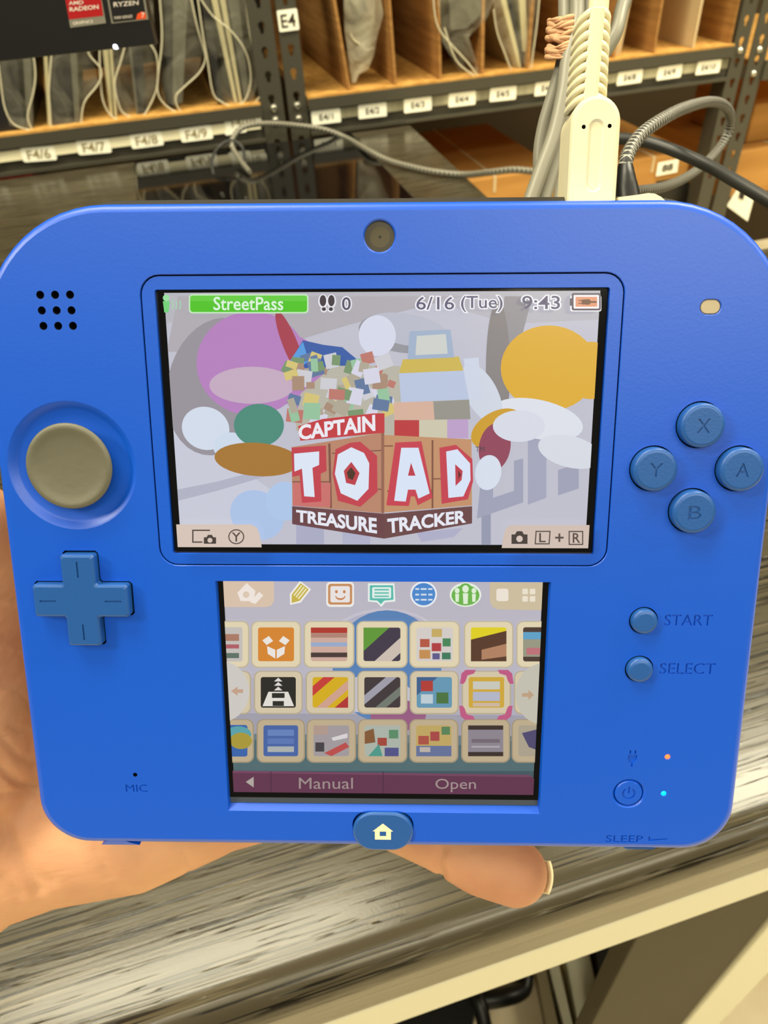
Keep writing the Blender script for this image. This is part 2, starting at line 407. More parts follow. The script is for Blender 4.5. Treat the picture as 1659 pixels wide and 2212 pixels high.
# ================================================================ handheld console
con = empty('handheld_console', 'blue handheld game console held up in front of the desk, both screens lit', 'game console')
con.matrix_world = CONSOLE; MM = .001
def cpart(mb, name, parent=con, **k): return mb.build(name, parent, scale=MM, **k)
ZF = 1.0
def outline(inset=0, n=14, grow_top=0):
    return rrect(-71.7+inset, -88.2+inset, 71.7-inset, 37.8-inset+grow_top, 0, n, (10-inset*.6, 10-inset*.6, 24-inset, 24-inset))
holes = []; shell = MB(); fl = MB()
def hole_wall(mb, loop, depth, m, bev=.15, floor_m=None, r=None):
    """loop at face level; small rounded lip, wall down, optional floor"""
    cx = sum(p[0] for p in loop)/len(loop); cy = sum(p[1] for p in loop)/len(loop)
    def sh(d):
        out = []; n = len(loop)
        for i, (x, y) in enumerate(loop):
            a, b = loop[i-1], loop[(i+1) % n]; tx, ty = b[0]-a[0], b[1]-a[1]; l = math.hypot(tx, ty) or 1
            out.append((x-ty/l*d, y+tx/l*d))
        return out
    L = [at(loop, ZF), at(sh(bev*.3), ZF-bev*.3), at(sh(bev), ZF-bev), at(sh(bev), ZF-depth)]
    mb.loft([l[::-1] for l in L], m, smooth=False)
    if floor_m: mb.add(at(sh(bev), ZF-depth), [list(range(len(loop)))], floor_m)
    holes.append(loop)
# bezel groove around the upper screen
bz = rrect(-42.5, -27.1, 42.5, 26.15, 3.6)
hole_wall(shell, bz, .55, BLUE, .1, None)
# lower screen window with a sloping bottom lip
lw = [(-32.0, -79.9), (32.15, -79.9), (32.15, -30.1), (-32.0, -30.1)]
lw2 = [(-31.75, -78.85), (31.9, -78.85), (31.9, -30.35), (-31.75, -30.35)]
shell.loft([at(lw, ZF)[::-1], at(lw2, ZF-1.1)[::-1], at(lw2, -.9)[::-1]], BLUE, smooth=False); holes.append(lw)
# slide pad dish
PX, PY = -57.55, -7.85
dish = circle(PX, PY, 12.1, 48); dish2 = circle(PX, PY, 10.4, 48)
shell.loft([at(dish, ZF)[::-1], at(circle(PX, PY, 11.6, 48), ZF-.18)[::-1], at(circle(PX, PY, 10.9, 48), ZF-.75)[::-1], at(dish2, ZF-.95)[::-1], at(circle(PX, PY, 7.5, 48), ZF-.95)[::-1]], BLUE)
shell.add(at(circle(PX, PY, 7.5, 48), ZF-.95), [list(range(48))], BLUE); holes.append(dish)
# d-pad opening
def cross(cx, cy, L, w, r=.5):
    h = w/2; P = [(-h, -L), (h, -L), (h, -h), (L, -h), (L, h), (h, h), (h, L), (-h, L), (-h, h), (-L, h), (-L, -h), (-h, -h)]
    out = []; n = len(P)
    for i, p in enumerate(P):
        a, b = P[i-1], P[(i+1) % n]
        for q, t in ((a, r), (b, r)):
            l = math.hypot(q[0]-p[0], q[1]-p[1]); out.append((cx+p[0]+(q[0]-p[0])/l*t, cy+p[1]+(q[1]-p[1])/l*t))
    return out
DX, DY = -57.6, -33.65
hole_wall(shell, cross(DX, DY, 9.55, 6.9), 2.0, HOLE, .12, HOLE)
BT = {'X': (57.3, -.3), 'Y': (49.55, -8.25), 'A': (65.0, -8.25), 'B': (57.2, -16.1)}
for k, (x, y) in BT.items(): hole_wall(shell, circle(x, y, 4.25, 36), 2.0, HOLE, .12, HOLE)
SS = {'START': (50.1, -37.7), 'SELECT': (50.0, -47.7)}
for k, (x, y) in SS.items(): hole_wall(shell, circle(x, y, 2.75, 32), 2.0, HOLE, .12, HOLE)
PW = (49.95, -75.0); hole_wall(shell, circle(*PW, 3.3, 32), 1.5, BLUE, .3, HOLE)
for i in range(3):
    for j in range(3): hole_wall(shell, circle(-60.15+i*2.66, 22.75-j*2.66, .72, 16), 1.6, HOLE, .12, HOLE)
hole_wall(shell, circle(-50.8, -71.8, .46, 12), 1.4, HOLE, .06, HOLE)
hole_wall(shell, circle(-.15, 32.15, 2.85, 36), 1.0, BLUE, .25, BLUE)
hole_wall(shell, rrect(55.45, 18.75, 59.3, 21.55, 1.38), 1.0, BLUE, .12, BLUE)
for x, y in ((57.1, -66.7), (57.0, -74.95)): hole_wall(shell, circle(x, y, .62, 16), .8, BLUE, .06, HOLE)
hole_wall(shell, rrect(-6.4, -86.5, 6.4, -79.6, 3.4), 1.6, BLUE, .1, HOLE)
# engraved lettering and marks
def engrave(mb, s, Q, depth=.28, shear=0., m=BLUE, z=ZF, hl=holes):
    v, f, loops = text2d(s, 0., shear); q = quadmap(Q, bbox(v)); P = [tuple(q(x, y))[:2] for x, y in v]
    def area2(L): return sum(P[L[i-1]][0]*P[L[i]][1]-P[L[i]][0]*P[L[i-1]][1] for i in range(len(L)))
    mb.add([(x, y, z-depth) for x, y in P], f, m)
    for L in loops:
        lp = [P[i] for i in L]
        mb.loft([[(x, y, z) for x, y in lp][::-1], [(x, y, z-depth) for x, y in lp][::-1]], m, smooth=False)
        if area2(L) > 0: hl.append(lp)
        else: add_fill(mb, [lp], z, m)
def QR(x0, y0, x1, y1): return [(x0, y1, 0), (x1, y1, 0), (x1, y0, 0), (x0, y0, 0)]
def poly_eng(mb, lp, depth=.28, m=BLUE, z=ZF, hl=holes):
    if sum(lp[i-1][0]*lp[i][1]-lp[i][0]*lp[i-1][1] for i in range(len(lp))) < 0: lp = lp[::-1]
    mb.loft([at(lp, z)[::-1], at(lp, z-depth)[::-1]], m, smooth=False); add_fill(mb, [lp], z-depth, m); hl.append(lp)
engrave(shell, 'START', QR(54.1, -38.75, 63.2, -36.5))
engrave(shell, 'SELECT', QR(54.0, -48.75, 64.7, -46.45))
engrave(shell, 'MIC', QR(-53.0, -75.75, -48.5, -74.05))
engrave(shell, 'SLEEP', QR(46.0, -86.3, 53.6, -84.7))
poly_eng(shell, [(54.8, -86.0), (58.6, -85.5), (58.6, -85.35), (55.1, -85.5), (54.9, -84.9), (54.6, -84.9)])
poly_eng(shell, [(50.1-.9, -66.3), (50.1+.9, -66.3), (50.1+.9, -67.3), (50.25, -68.3), (50.25, -69), (49.95, -69), (49.95, -68.3), (49.2, -67.3)])
for s in (-.5, .5): poly_eng(shell, [(50.1+s-.15, -66.1), (50.1+s-.15, -65.3), (50.1+s+.15, -65.3), (50.1+s+.15, -66.1)])
# face and rim
ol = outline(1.5)
v, t = fillh([ol]+holes); shell.add(at(v, ZF), [ccw(v, x) for x in t], BLUE)
rim = [at(outline(1.5), ZF), at(outline(.9), ZF-.14), at(outline(.35), ZF-.55), at(outline(0), ZF-1.3), at(outline(0), -5.6)]
shell.loft([l[::-1] for l in rim], BLUE)
cpart(shell, 'front_shell')
# inner frame round the upper screen
fr = MB(); o_ = rrect(-42.15, -26.75, 42.15, 25.8, 3.3); i_ = rrect(-39.85, -24.75, 39.85, 23.55, .4)
fr.loft([at(o_, ZF-.6)[::-1], at(o_, ZF-.16)[::-1]], BLUE, smooth=False)
v, t = fillh([o_, i_]); fr.add(at(v, ZF-.16), [ccw(v, x) for x in t], BLUE)
fr.loft([at(i_, ZF-.16), at(i_, 0)], BLUE, smooth=False); cpart(fr, 'screen_frame')
gv = MB(); gv.loft([at(rrect(-42.7, -27.3, 42.7, 26.4, 3.7), ZF-.56)[::-1], at(rrect(-39.9, -24.8, 39.9, 23.6, .4), ZF-.56)[::-1]], HOLE, smooth=False)
cpart(gv, 'frame_groove')
# back shell, thicker at the top
bs = MB(); W0 = outline(.4); W1 = outline(.3, grow_top=2.7)
def wedge(lp, z0, z1, dy=0): return [(x, y, z0+(z1-z0)*(y+88)/126) for x, y in lp]
bs.loft([at(W0, -5.5)[::-1], at(W0, -6.2)[::-1], wedge(W1, -8, -9.5)[::-1], wedge(W1, -11, -17)[::-1], wedge(outline(3.5, grow_top=2), -13, -20)[::-1]], DARKSHELL, cap1=True)
cpart(bs, 'back_shell')

# controls
pad = MB(); N48 = 48
def ring(r, z, cx=PX, cy=PY): return [(cx+r*math.cos(2*math.pi*k/N48), cy+r*math.sin(2*math.pi*k/N48), z) for k in range(N48)]
px_, py_ = PX+.1, PY+.2
P = [(5, .1), (6.6, .5), (7.3, 1.5), (7.9, 2.0), (8.0, 2.3), (7.85, 2.65), (7.4, 2.85), (6.9, 2.8), (6.3, 2.55), (5.2, 2.35), (3.5, 2.2), (1.6, 2.15), (.3, 2.14)]
pad.loft([ring(r, z, px_, py_) for r, z in P], PADGREY, cap1=False); pad.add(ring(.3, 2.14, px_, py_), [list(range(N48))], PADGREY)
o = cpart(pad, 'slide_pad'); o['label'] = 'round grey slide pad'
dp = MB(); cr = lambda i: cross(DX, DY, 9.15-i, 6.45-2*i, .35)
hl = []
for (cx, cy, v_) in ((0, 6.3, 1), (0, -6.3, 1), (6.3, 0, 0), (-6.3, 0, 0)):
    w, h = (.16, 1.6) if v_ else (1.6, .16)
    poly_eng(dp, [(DX+cx-w, DY+cy-h), (DX+cx+w, DY+cy-h), (DX+cx+w, DY+cy+h), (DX+cx-w, DY+cy+h)], .3, BLUE_BTN, 2.9, hl)
dp.loft([at(cr(0), -.8)[::-1], at(cr(0), 2.45)[::-1], at(cr(.15), 2.75)[::-1], at(cr(.45), 2.9)[::-1]][::-1][::-1], BLUE_BTN, smooth=False)
v, t = fillh([cr(.45)]+hl); dp.add(at(v, 2.9), [ccw(v, x) for x in t], BLUE_BTN)
cpart(dp, 'direction_pad')
def round_button(name, x, y, r, h, letter=None, m=BLUE_BTN, dome=0., q=1.25):
    b = MB(); hl = []; c = lambda rr, z: at(circle(x, y, rr, 40), z)
    if letter: engrave(b, letter, QR(x-q*.95, y-q, x+q*.95, y+q), .22, 0, m, h, hl)
    b.loft([c(r, -.8)[::-1], c(r, h-.7)[::-1], c(r-.12, h-.3)[::-1], c(r-.4, h-.08)[::-1], c(r-.8, h)[::-1]], m)
    v, t = fillh([circle(x, y, r-.8, 40)]+hl); b.add(at(v, h), [ccw(v, w) for w in t], m)
    return cpart(b, name)
for k, (x, y) in BT.items():
    o = round_button('face_button', x, y, 4.0, 2.9, k); o['label'] = 'round blue button marked '+k
for k, (x, y) in SS.items(): round_button('small_button', x, y, 2.5, 2.2)['label'] = 'small round button beside '+k
pb = MB(); x, y = PW; hl = []
ring2 = [(x+1.35*math.cos(math.radians(90+a)), y+1.35*math.sin(math.radians(90+a))) for a in range(35, 326, 15)]
ring2 += [(x+1.0*math.cos(math.radians(90+a)), y+1.0*math.sin(math.radians(90+a))) for a in range(325, 34, -15)]
poly_eng(pb, ring2, .2, BLUE, .95, hl); poly_eng(pb, [(x-.16, y), (x+.16, y), (x+.16, y+1.5), (x-.16, y+1.5)], .2, BLUE, .95, hl)
pb.loft([at(circle(x, y, 2.85, 36), -.3)[::-1], at(circle(x, y, 2.85, 36), .7)[::-1], at(circle(x, y, 2.6, 36), .95)[::-1]], BLUE)
v, t = fillh([circle(x, y, 2.6, 36)]+hl); pb.add(at(v, .95), [ccw(v, w) for w in t], BLUE); cpart(pb, 'power_button')
hb = MB(); pill = lambda i, z: at(rrect(-6.25+i, -88.6+i, 6.25-i, -79.75-i, 4.4-i, 8), z)
hb.loft([pill(0, -.6)[::-1], pill(0, 1.15)[::-1], pill(.12, 1.42)[::-1], pill(.45, 1.55)[::-1]], BLUE_BTN); hb.add(pill(.45, 1.55), [list(range(36))], BLUE_BTN)
hbo = cpart(hb, 'home_button')
hm = MB(); s_ = lambda L: [(a*.95, b*.95-84.3) for a, b in L]
body = s_([(-1.75, -1.7), (1.75, -1.7), (1.75, .35), (2.25, .35), (0, 2.3), (-2.25, .35), (-1.75, .35)])
win = s_([(-.7, -.8), (.7, -.8), (.7, .3), (-.7, .3)])
add_fill(hm, [body, win], 1.57, CREAMPRINT); cpart(hm, 'home_mark', hbo)['label'] = 'cream house symbol'
cm = MB(); cm.add(at(circle(-.15, 32.15, 2.6, 36), .35), [list(range(36))], CAMRING); cm.add(at(circle(-.1, 32.05, 1.75, 36), .37), [list(range(36))], CAMGLASS)
cm.add(at(circle(-.1, 32.1, .26, 16), .39), [list(range(16))], BLACK)
cpart(cm, 'camera_window')['label'] = 'round grey-brown camera window'
ld = MB(); ld.loft([at(rrect(55.6, 18.9, 59.15, 21.4, 1.24), .1)[::-1], at(rrect(55.6, 18.9, 59.15, 21.4, 1.24), .75)[::-1], at(rrect(55.8, 19.1, 58.95, 21.2, 1.04), .9)[::-1]], LEDGREY)
ld.add(at(rrect(55.8, 19.1, 58.95, 21.2, 1.04), .9), [list(range(28))], LEDGREY); cpart(ld, 'indicator_window')
for nm, (x, y), m in (('charge_lamp', (57.1, -66.7), REDLED), ('power_lamp', (57.0, -74.95), BLUELED)):
    q = MB(); q.loft([at(circle(x, y, .52, 16), .2)[::-1], at(circle(x, y, .52, 16), .85)[::-1], at(circle(x, y, .25, 16), 1.0)[::-1]], m, cap1=True); cpart(q, nm)['label'] = 'lit red lamp' if m is REDLED else 'lit blue lamp'
sk = MB()                                                          # ridged sleep slider on the bottom edge
for k in range(11): sk.extr([(50.6+k*.5, -88.2, .2), (50.85+k*.5, -88.75, .2), (51.1+k*.5, -88.2, .2)], (0, 0, -4), BLUE_BTN)
sk.box((50.2, -88.45, -4), (56.6, -87.6, .1), BLUE_BTN); cpart(sk, 'sleep_slider')
sl = MB(); sl.add([(-59.6, -88.9, .2), (-51.5, -88.9, .2), (-53.2, -88.2, .5), (-55.8, -86.6, .9), (-56.9, -86.6, .9), (-58.4, -87.8, .6)]+[(-59.6, -88.9, -4), (-51.5, -88.9, -4), (-53.2, -88.2, -4), (-55.8, -87.5, -4), (-56.9, -87.5, -4), (-58.4, -88, -4)],
    [(0, 1, 2, 3, 4, 5), (6, 11, 10, 9, 8, 7)]+[(i, 6+i, 6+(i+1) % 6, (i+1) % 6) for i in range(6)], BLUE); cpart(sl, 'strap_lug')
_bt = MB(); _bt.box((-31.8, -77.4, -1.4), (31.9, -30.2, -.02), BLACKGLASS); _b = cpart(_bt, 'lower_glass')
_bt = MB(); _bt.add(at(rrect(-39.85, -24.75, 39.85, 23.55, .4), .0), [list(range(28))], BLACKGLASS); cpart(_bt, 'upper_glass')
_bt = MB(); _bt.box((-31.75, -78.85, -1.2), (31.9, -77.4, -.3), mat('dusty_gap', (70, 78, 88), .7)); cpart(_bt, 'lower_glass_edge')

# ---------------------------------------------------------------- upper screen picture
LZ = [.02]
def lay(): LZ[0] += .012; return LZ[0]
def up(pts): return [un(x, y, 0) for x, y in pts]
def clip(poly, box):
    x0, y0, x1, y1 = box
    for ax, lim, sg in ((0, x0, 1), (0, x1, -1), (1, y0, 1), (1, y1, -1)):
        out = []
        for i in range(len(poly)):
            a, b = poly[i-1], poly[i]; ia = (a[ax]-lim)*sg >= 0; ib = (b[ax]-lim)*sg >= 0
            if ia != ib:
                t = (lim-a[ax])/(b[ax]-a[ax]); out.append((a[0]+(b[0]-a[0])*t, a[1]+(b[1]-a[1])*t))
            if ib: out.append(b)
        poly = out
        if not poly: return []
    return poly
UB = (-38.4, -23.04, 38.4, 23.04)
def pol(mb, pts, col, box=UB, z=None, mm=False):
    p = list(pts) if mm else up(pts)
    p = clip(p, box)
    if len(p) > 2: add_fill(mb, [p], lay() if z is None else z, glow(col))
def ell(cx, cy, rx, ry, rot=0, n=36, a0=0, a1=360):
    r = math.radians(rot); out = []
    for k in range(n):
        a = math.radians(a0+(a1-a0)*k/(n if a1-a0 == 360 else n-1)); x, y = rx*math.cos(a), ry*math.sin(a)
        out.append((cx+x*math.cos(r)-y*math.sin(r), cy+x*math.sin(r)+y*math.cos(r)))
    return out
def txt(mb, s, x0, y0, x1, y1, col, edge=None, off=.0, shear=0, quad=None):
    Q = quad or [(x0, y0), (x1, y0), (x1, y1), (x0, y1)]; Q = [(*p, 0) for p in up(Q)]
    if edge: put_text(mb, s, Q, glow(edge), lay(), off+.06, shear=shear)
    put_text(mb, s, Q, glow(col), lay(), off, shear=shear)
us = MB(); us.add(at([(UB[0], UB[1]), (UB[2], UB[1]), (UB[2], UB[3]), (UB[0], UB[3])], .02), [(0, 1, 2, 3)], glow((193, 193, 208)))
uso = cpart(us, 'upper_screen'); uso['label'] = 'lit wide upper screen'
wp = MB()
for pts, col in (([(354, 700), (600, 640), (900, 640), (1100, 700), (1297, 690), (1297, 627), (354, 632)], (184, 182, 192)),
                 ([(360, 900), (520, 1010), (640, 1100), (500, 1175), (390, 1175)], (202, 204, 220)),
                 ([(370, 1060), (470, 1040), (620, 1000), (620, 1015), (470, 1060), (372, 1085)], (178, 180, 200)),
                 ([(385, 640), (1000, 640), (760, 700), (560, 760), (360, 760)], (176, 172, 180)),
                 ([(1090, 640), (1060, 820), (1100, 830), (1150, 640)], (150, 146, 152)),
                 ([(1040, 1075), (1060, 1060), (1060, 1190), (1040, 1190)], (150, 154, 178)),
                 ([(1030, 1120), (1130, 1085), (1130, 990), (1110, 995), (1110, 1060), (1065, 1075), (1065, 1010), (1040, 1020)], (160, 163, 186)),
                 ([(1140, 1090), (1180, 1075), (1180, 940), (1140, 950)], (164, 167, 190)),
                 ([(1205, 1070), (1250, 1055), (1250, 1000), (1205, 1015)], (160, 163, 186)),
                 ([(640, 1110), (700, 1130), (700, 1175), (640, 1175)], (172, 174, 200)),
                 ([(740, 1140), (800, 1150), (800, 1175), (740, 1175)], (178, 180, 206)),
                 ([(900, 1150), (1000, 1140), (980, 1160), (910, 1170)], (176, 176, 204))):
    pol(wp, pts, col)
pol(wp, ell(870, 720, 96, 42, 8), (150, 150, 160)); pol(wp, ell(880, 712, 90, 34, 10), (186, 188, 204)); pol(wp, ell(815, 725, 40, 44, 0), (214, 218, 236))
cpart(wp, 'wallpaper_swirls', uso)
# plain rounded colour patches where the photograph shows wallpaper figures
st = MB()
for e, col in ((ell(470, 835, 108, 150, 12), (152, 146, 156)), (ell(545, 785, 120, 112, 0), (182, 128, 192)), (ell(660, 820, 62, 105, -30), (182, 128, 192)),
               (ell(628, 745, 16, 78, -22), (168, 62, 82)), (ell(545, 832, 92, 40, 0), (198, 172, 196)),
               (ell(445, 925, 52, 46, 20), (212, 222, 238)), (ell(497, 962, 36, 28, -10), (206, 220, 238)),
               (ell(560, 918, 54, 46, 0), (72, 140, 124)), (ell(556, 992, 92, 36, 4), (168, 118, 50)), 
               (ell(556, 1112, 60, 52, 30), (172, 196, 234)), (ell(615, 1082, 40, 42, 0), (174, 200, 236)),
               (ell(1075, 800, 26, 150, 0), (136, 130, 132)), (ell(1185, 795, 104, 92, 0), (222, 172, 50)), (ell(1275, 800, 60, 62, 0), (222, 172, 50)),
               (ell(1160, 905, 100, 42, 12), (222, 226, 236)), (ell(1040, 850, 34, 70, -28), (208, 216, 230)), (ell(1072, 925, 60, 36, -30), (206, 158, 44)),
               (ell(1230, 975, 70, 34, 14), (216, 220, 230)), (ell(1068, 965, 34, 52, 10), (146, 66, 92)), (ell(1054, 1020, 28, 38, 10), (216, 224, 240)),
               (ell(1120, 920, 56, 34, 0), (216, 220, 232))):
    st = MB(); pol(st, e, col); cpart(st, 'wallpaper_patch', uso)
# jumble of plain little blocks above the logo
jb = MB(); rnd = random.Random(11)
pol(jb, [(616, 800), (655, 735), (700, 745), (740, 750), (800, 800), (790, 830), (700, 810)], (52, 92, 168)); pol(jb, [(620, 790), (655, 738), (668, 780), (640, 800)], (86, 156, 224))
pol(jb, [(640, 905), (650, 850), (720, 790), (860, 790), (1010, 850), (1010, 940), (830, 950), (640, 930)], (186, 182, 168))
cols = [(176, 168, 150), (120, 150, 110), (206, 206, 214), (190, 120, 110), (96, 120, 160), (214, 196, 120), (150, 196, 160), (214, 214, 232), (170, 140, 120)]
for k in range(64):
    x = rnd.uniform(628, 850); y = rnd.uniform(770, 900); w = rnd.uniform(7, 18); h = rnd.uniform(7, 18); a = rnd.uniform(-.5, .5)
    c, s = math.cos(a), math.sin(a); q = [(x+u*c-v_*s, y+u*s+v_*c) for u, v_ in ((-w, -h), (w, -h), (w, h), (-w, h))]
    pol(jb, q, cols[k % len(cols)])
for q, col in (([(862, 806), (1000, 800), (1012, 862), (866, 868)], (186, 198, 226)), ([(870, 776), (990, 770), (1000, 800), (862, 806)], (206, 182, 84)), ([(850, 868), (935, 866), (938, 905), (852, 906)], (216, 178, 158)),
               ([(935, 866), (1012, 862), (1015, 904), (938, 905)], (150, 148, 140)), ([(852, 906), (905, 906), (905, 944), (852, 942)], (190, 54, 62)), ([(905, 906), (965, 905), (965, 945), (905, 944)], (206, 200, 176)),
               ([(965, 905), (1010, 904), (1010, 945), (965, 945)], (190, 160, 204)), ([(1000, 775), (1032, 772), (1040, 860), (1012, 862)], (206, 214, 232)), ([(885, 716), (972, 712), (980, 772), (880, 776)], (160, 178, 204)), ([(900, 726), (962, 722), (966, 764), (897, 767)], (206, 210, 206))):
    pol(jb, q, col)
cpart(jb, 'block_picture', uso)
# title logo
lg = MB()
def c5(L): return [(300+x/3.13, 880+y/3.13) for x, y in L]
def c6(L): return [(830+x/3.13, 880+y/3.13) for x, y in L]
pol(lg, c5([(1040, 262), (1660, 165), (1660, 705), (1045, 655)]), (186, 134, 108)); pol(lg, c6([(0, 180), (585, 210), (588, 652), (0, 700)]), (196, 146, 108))
for q in ([(1285, 240), (1300, 236), (1310, 670), (1295, 668)], [(1045, 490), (1300, 490), (1300, 498), (1045, 498)], [(1310, 300), (1640, 280), (1640, 287), (1310, 307)], [(1600, 540), (1659, 540), (1659, 548), (1600, 548)]): pol(lg, c5(q), (128, 78, 70))
for q in ([(318, 215), (330, 215), (330, 670), (318, 672)], [(330, 470), (585, 465), (585, 472), (330, 478)], [(0, 250), (60, 250), (60, 258), (0, 258)], [(20, 560), (20, 552), (330, 548), (330, 555)]): pol(lg, c6(q), (128, 80, 66))
pol(lg, c5([(1660, 165), (1640, 168), (1640, 702), (1660, 705)]), (150, 100, 82))
pol(lg, c5([(1050, 500), (1300, 500), (1300, 660), (1050, 655)]), (204, 112, 110))
for q, col in (([(1040, 265), (1270, 250), (1275, 420), (1235, 440), (1240, 625), (1110, 635), (1095, 450), (1045, 460)], (196, 62, 78)),
               ([(1057, 305), (1225, 290), (1225, 380), (1180, 400), (1195, 595), (1125, 590), (1110, 405), (1060, 425)], (222, 232, 248)),
               ([(1430, 232), (1500, 225), (1612, 320), (1615, 560), (1500, 660), (1350, 620), (1315, 440), (1335, 275)], (196, 62, 78)),
               ([(1440, 262), (1525, 300), (1560, 370), (1555, 540), (1480, 620), (1370, 570), (1330, 440), (1350, 310)], (222, 232, 248)),
               ([(1440, 360), (1495, 435), (1465, 515), (1405, 500), (1390, 420)], (190, 58, 72)),
               ([(1440, 395), (1468, 435), (1450, 480), (1420, 470), (1410, 430)], (72, 44, 32))): pol(lg, c5(q), col)
for q, col in (([(75, 230), (250, 222), (325, 600), (225, 650), (205, 590), (180, 590), (165, 655), (15, 650)], (200, 62, 80)),
               ([(115, 265), (230, 265), (305, 570), (230, 605), (210, 545), (160, 545), (145, 625), (68, 620)], (218, 230, 250)),
               ([(180, 365), (210, 452), (160, 452)], (190, 56, 74)),
               ([(370, 265), (480, 245), (590, 340), (595, 490), (560, 610), (385, 640)], (198, 62, 80)),
               ([(415, 290), (490, 275), (575, 370), (578, 480), (530, 590), (430, 600)], (218, 230, 250)),
               ([(475, 375), (525, 420), (518, 480), (478, 520)], (190, 56, 74)), ([(495, 415), (515, 445), (497, 475)], (96, 30, 40))): pol(lg, c6(q), col)
pol(lg, c5([(1085, 120), (1250, 72), (1590, 35), (1662, 35), (1662, 165), (1100, 218)]), (196, 56, 66))
pol(lg, c5([(1045, 655), (1660, 705), (1660, 872), (1045, 775)]), (104, 62, 70)); pol(lg, c6([(0, 705), (588, 655), (588, 770), (0, 872)]), (106, 66, 70))
txt(lg, 'CAPTAIN', 0, 0, 0, 0, (238, 236, 244), off=.035, quad=c5([(1090, 118), (1595, 48), (1597, 148), (1095, 210)]))
txt(lg, 'TREASURE', 0, 0, 0, 0, (232, 234, 246), off=.035, quad=c5([(1076, 682), (1606, 738), (1608, 834), (1076, 756)]))
txt(lg, 'TRACKER', 0, 0, 0, 0, (232, 234, 246), off=.035, quad=c6([(25, 742), (540, 684), (540, 762), (30, 834)]))
txt(lg, 'TM', 1025, 962, 1044, 973, (70, 60, 70))
cpart(lg, 'title_logo', uso)
# status bar
sb = MB()
def rr_px(x0, y0, x1, y1, r):
    return [(x, y) for x, y in rrect(x0, y0, x1, y1, r)]
pol(sb, rr_px(414, 637, 669, 678, 8), (196, 236, 190)); pol(sb, rr_px(417, 640, 666, 675, 6), (74, 196, 28)); pol(sb, rr_px(417, 640, 666, 652, 5), (96, 206, 60))
txt(sb, 'StreetPass', 467, 643, 615, 671, (222, 246, 220), off=.012)
pol(sb, ell(366, 645, 7, 7), (150, 226, 160)); pol(sb, [(359, 652), (374, 652), (371, 676), (362, 676)], (110, 212, 120))
for k, x in enumerate((378, 386, 394)): pol(sb, [(x, 650+k), (x+2, 650), (x+4, 659), (x+2, 670), (x, 668), (x+2, 659)], (160, 220, 176))
for x, s in ((700, 1), (718, 1)):
    pol(sb, ell(x, 652, 10, 15), (236, 236, 244)); pol(sb, ell(x, 651, 7, 12), (60, 50, 62)); pol(sb, ell(x+(2 if x < 710 else -1), 670, 7, 6), (236, 236, 244)); pol(sb, ell(x+(2 if x < 710 else -1), 669, 4.5, 4), (60, 50, 62))
txt(sb, '0', 741, 644, 759, 671, (84, 76, 100), (240, 240, 248), .012)
txt(sb, '6/16', 899, 643, 979, 670, (92, 86, 118), (244, 244, 250), .008)
txt(sb, '(Tue)', 994, 641, 1082, 675, (92, 86, 118), (244, 244, 250), .008)
txt(sb, '9:43', 1124, 641, 1204, 669, (92, 86, 118), (244, 244, 250), .008)
pol(sb, rr_px(1226, 640, 1292, 674, 4), (244, 244, 250)); pol(sb, rr_px(1229, 635, 1291, 672, 4), (84, 72, 92)); pol(sb, rr_px(1225, 646, 1232, 662, 2), (84, 72, 92)); pol(sb, rr_px(1233, 639, 1287, 668, 2), (246, 240, 244)); pol(sb, rr_px(1237, 643, 1283, 664, 1), (226, 150, 116))
for q in ([(1250, 649), (1266, 648), (1270, 652), (1282, 652), (1282, 656), (1270, 656), (1266, 660), (1250, 659)], [(1243, 650), (1250, 650), (1250, 652), (1243, 652)], [(1243, 656), (1250, 656), (1250, 658), (1243, 658)]): pol(sb, q, (110, 70, 50))
cpart(sb, 'status_bar', uso)
TABL = [(380, 1127), (548, 1127), (560, 1134), (566, 1150), (570, 1176), (380, 1176)]
TABR = [(1275, 1128), (1100, 1128), (1090, 1134), (1084, 1150), (1080, 1178), (1275, 1178)]
DK = (84, 70, 66)
def frame(mb, x0, y0, x1, y1, w, col, sk=0):
    for q in ([(x0, y0), (x1, y0), (x1, y0+w), (x0, y0+w)], [(x0, y1-w), (x1, y1-w), (x1, y1), (x0, y1)], [(x0, y0), (x0+w, y0), (x0+w, y1), (x0, y1)], [(x1-w, y0), (x1, y0), (x1, y1), (x1-w, y1)]):
        pol(mb, [(x+sk*(y1-y)/(y1-y0), y) for x, y in q], col)
def camera_icon(ct, x0, y0, x1, y1):
    w = x1-x0; pol(ct, [(x0, y0+w*.2), (x0+w*.22, y0+w*.2), (x0+w*.34, y0), (x0+w*.66, y0), (x0+w*.78, y0+w*.2), (x1, y0+w*.2), (x1, y1), (x0, y1)], (66, 56, 54)); pol(ct, ell((x0+x1)/2, (y0+y1)/2+w*.08, w*.2, w*.2), (216, 198, 186))
ct = MB(); pol(ct, TABL, (216, 198, 186))
for q in ([(422, 1138), (460, 1138), (460, 1141), (422, 1141)], [(422, 1138), (425, 1138), (425, 1166), (422, 1166)], [(422, 1163), (444, 1163), (444, 1166), (422, 1166)]): pol(ct, q, DK)
camera_icon(ct, 447, 1149, 473, 1168)
pol(ct, ell(516, 1153, 17, 16), DK); pol(ct, ell(516, 1153, 14.5, 13.5), (216, 198, 186)); txt(ct, 'Y', 507, 1144, 525, 1163, DK, off=.01)
cpart(ct, 'capture_tab', uso)
ct = MB(); pol(ct, TABR, (210, 192, 180)); camera_icon(ct, 1101, 1141, 1135, 1168)
frame(ct, 1150, 1140, 1182, 1169, 2.5, DK, 2); txt(ct, 'L', 1160, 1145, 1173, 1164, DK, off=.012); txt(ct, '+', 1194, 1146, 1211, 1163, DK, off=.015)
